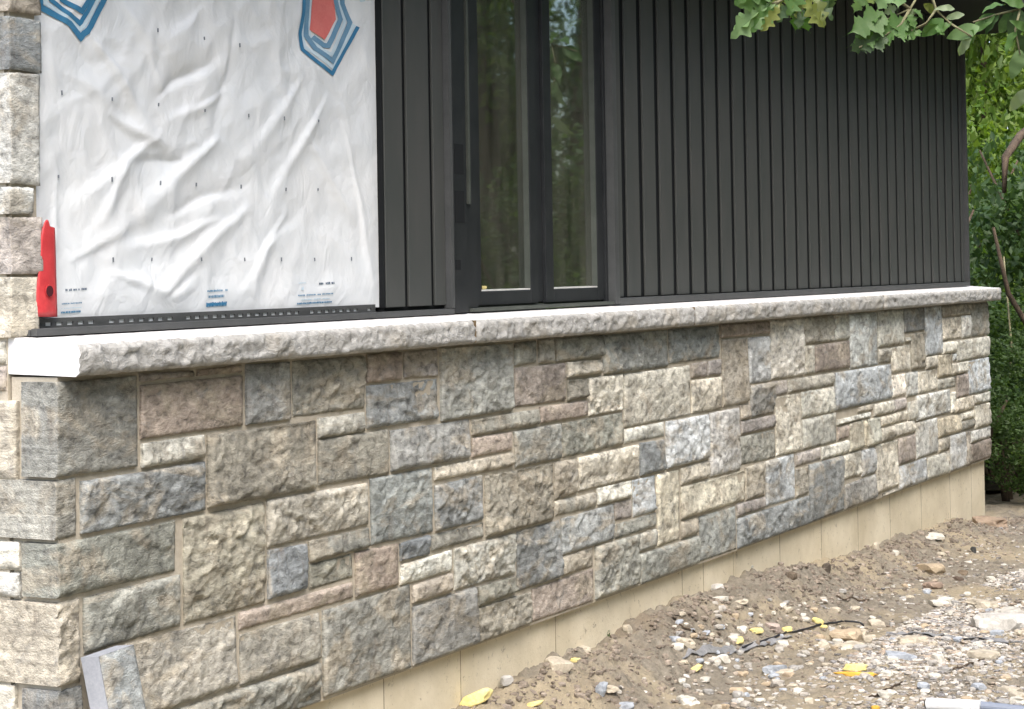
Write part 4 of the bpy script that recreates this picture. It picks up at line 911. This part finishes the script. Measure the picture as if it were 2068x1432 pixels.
def bush(x, y, w_, h, kind, label, group=None, nst=5):
    t = thing('shrub', label, 'shrub', (x, y, 0), group); r = random.Random(int(x * 100 + y * 10)); m = MB()
    for k in range(nst):
        a = r.uniform(0, 6.28); m.tube([(math.cos(a) * .1, math.sin(a) * .1, -.1), (math.cos(a) * .2 * w_, math.sin(a) * .2 * w_, h * .45), (math.cos(a) * .5 * w_, math.sin(a) * .5 * w_, h * .85)], [.028, .02, .008], 6)
    m.build('stem', M['bark'], t, smooth=True)
    c = link('foliage', CR[kind][int(x * 7) % 2], None, t, (0, 0, h * .56)); c.scale = (w_ * .62, w_ * .62, h * .5); c.rotation_euler = (0, 0, r.uniform(0, 6.28)); return t
# line of sight past the house end runs through (12, .9)
bush(10.6, 1.35, 1.5, 2.3, 'bush', 'dark green shrub with blue green leaves right behind the far end of the house')
bush(11.2, -.35, 1.0, 1.0, 'bush', 'low dark shrub right of the soil bank beyond the house')
bush(13.0, .35, 1.9, 2.9, 'bush', 'tall dark leafy shrub behind the corner shrub')
bush(14.5, 2.2, 2.2, 3.0, 'bushb', 'light green shrub behind the tall dark shrub')
bush(16.5, .3, 2.8, 3.8, 'bushb', 'yellow green undergrowth shrub in the gap beyond the house end')
tree(21, .8, 9, 3.2, 'bright', 'bright yellow green tree glowing behind the house end', r0=.16, low=.30)
tree(19, 2.72, 10, 2.8, 'bright', 'slim tree with pale brown trunk beside the siding corner', r0=.05, low=.34)
tree(24, -2.0, 11, 3.6, 'dark', 'dark crowned tree at the far right beyond the track', r0=.2, low=.25)
lt = thing('sapling', 'leaning bare brown sapling in front of the dark shrubs by the house end', 'sapling', (10.2, .05, 0))
MB().tube([(.35, -.55, -.1), (.2, -.3, .35), (0, 0, .85), (-.25, .22, 1.35), (-.3, .3, 1.8)], [.035, .03, .024, .018, .01], 7).build('trunk', M['bark'], lt, smooth=True)
for k, (x, y, dx) in enumerate([(10.0, .30, .05), (10.15, .12, -.04), (9.9, .0, .06), (10.5, -.05, .02)]):
    s_ = thing('sapling', ['thin upright pale stem nearest the house corner', 'second thin stem from the house corner', 'thin crooked stem at the right of the stems', 'thin stem behind the leaning sapling'][k], 'sapling', (x, y, 0))
    MB().tube([(0, 0, -.1), (dx, .02, .5), (0, -.03, 1.0), (dx, .02, 1.6)], [.011, .010, .008, .005], 6).build('trunk', M['twig'], s_, smooth=True)
lb = thing('fallen_limb', 'dark leaning limb reaching in from the right edge among the bright leaves', 'limb', tuple(at(2100, 250, -.1)))
q0 = at(2110, 235, .4); q1 = at(2060, 275, .4); q2 = at(2030, 318, .4); lb.location = q0
MB().tube([Vector((0, 0, 0)), q1 - q0, q2 - q0, q2 - q0 + Vector((-.05, 0, -.25))], [.036, .032, .028, .016], 8).build('limb', M['bark'], lb, smooth=True)
bush(9.35, .42, .75, .8, 'bush', 'knee high bush touching the end of the foundation')
bush(9.5, .85, 1.1, 1.25, 'bush', 'low dark bush hugging the far corner of the foundation')
bush(9.75, .15, 1.0, .95, 'bush', 'small dark bush between the thin stems beyond the bank')
bush(10.6, .5, 1.4, 1.2, 'bush', 'dense low bush closing the gap behind the thin stems')
bush(11.6, 4.3, 2.6, 3.2, 'bushb', 'sunlit yellow green shrub seen through the window and the house', nst=3)
fl_ = link('forest_floor', mesh([(9.6, 1.2, .012), (10.4, -.5, .012), (13, -1.8, .012), (40, -6, .012), (40, 20, .012), (9.3, 12, .012)], [(0, 1, 2, 3, 4, 5)]), M['litter']); tag(fl_, kind='structure')
for x, y in ((-1.2, -6.6), (1.6, -6.9), (-4.6, -7.6), (.3, -8.5)): tree(x, y, 9, 2.7, 'dark', 'unseen dense tree behind the viewer, placed to shade the stone wall', 'unseen shade trees behind the viewer', low=.12)  # out of view, set close by to shade the near end of the wall
tree(5.4, -5.2, 8.5, 2.3, 'dark', 'broad tree whose limbs reach over towards the siding', low=.4)
woods = [(15, -6.8, 8, 2.4, 'dark'), (12, -8.2, 8, 2.5, 'dark'), (16, -6.0, 10, 3.0, 'bright'), (12, -9, 10, 3.2, 'dark'), (9, -11.5, 9, 2.8, 'dark'), (19, -3.4, 11, 3.2, 'dark'), (5, -12, 10, 3.4, 'dark'), (15, -11, 11, 3.6, 'dark'),
         (25, 4.5, 12, 3.6, 'bright'), (21, 6.5, 11, 3.2, 'dark'), (28, 1, 12, 4, 'dark'), (30, -5, 13, 4.4, 'dark'), (18, 5.2, 9, 2.6, 'bright'), (15.5, 7.5, 9, 2.8, 'bright'), (22, -8, 12, 3.8, 'dark'), (9, -14, 12, 3.8, 'dark')]
for x, y, h, R, k in woods: tree(x, y, h, R, k, 'leafy woodland tree standing beyond the building site', 'woodland trees round the site', r0=.16, low=.2)
for x, y in [(11.5, -4.2), (13.5, -2.9), (9.5, -5.0), (15.5, -4.0), (17.5, -2.0), (8.0, -6.3), (12.8, -6.2), (19.5, 1.6), (18, 4), (20.5, -.8), (16.5, 2.6), (13.5, 4.2), (12.2, 3.2), (23, 2.2)]:
    bush(x, y, 2.1, 2.4, 'bushb' if y > 2.8 else 'bush', 'woodland undergrowth shrub standing between the trees', 'undergrowth shrubs round the site', 3)
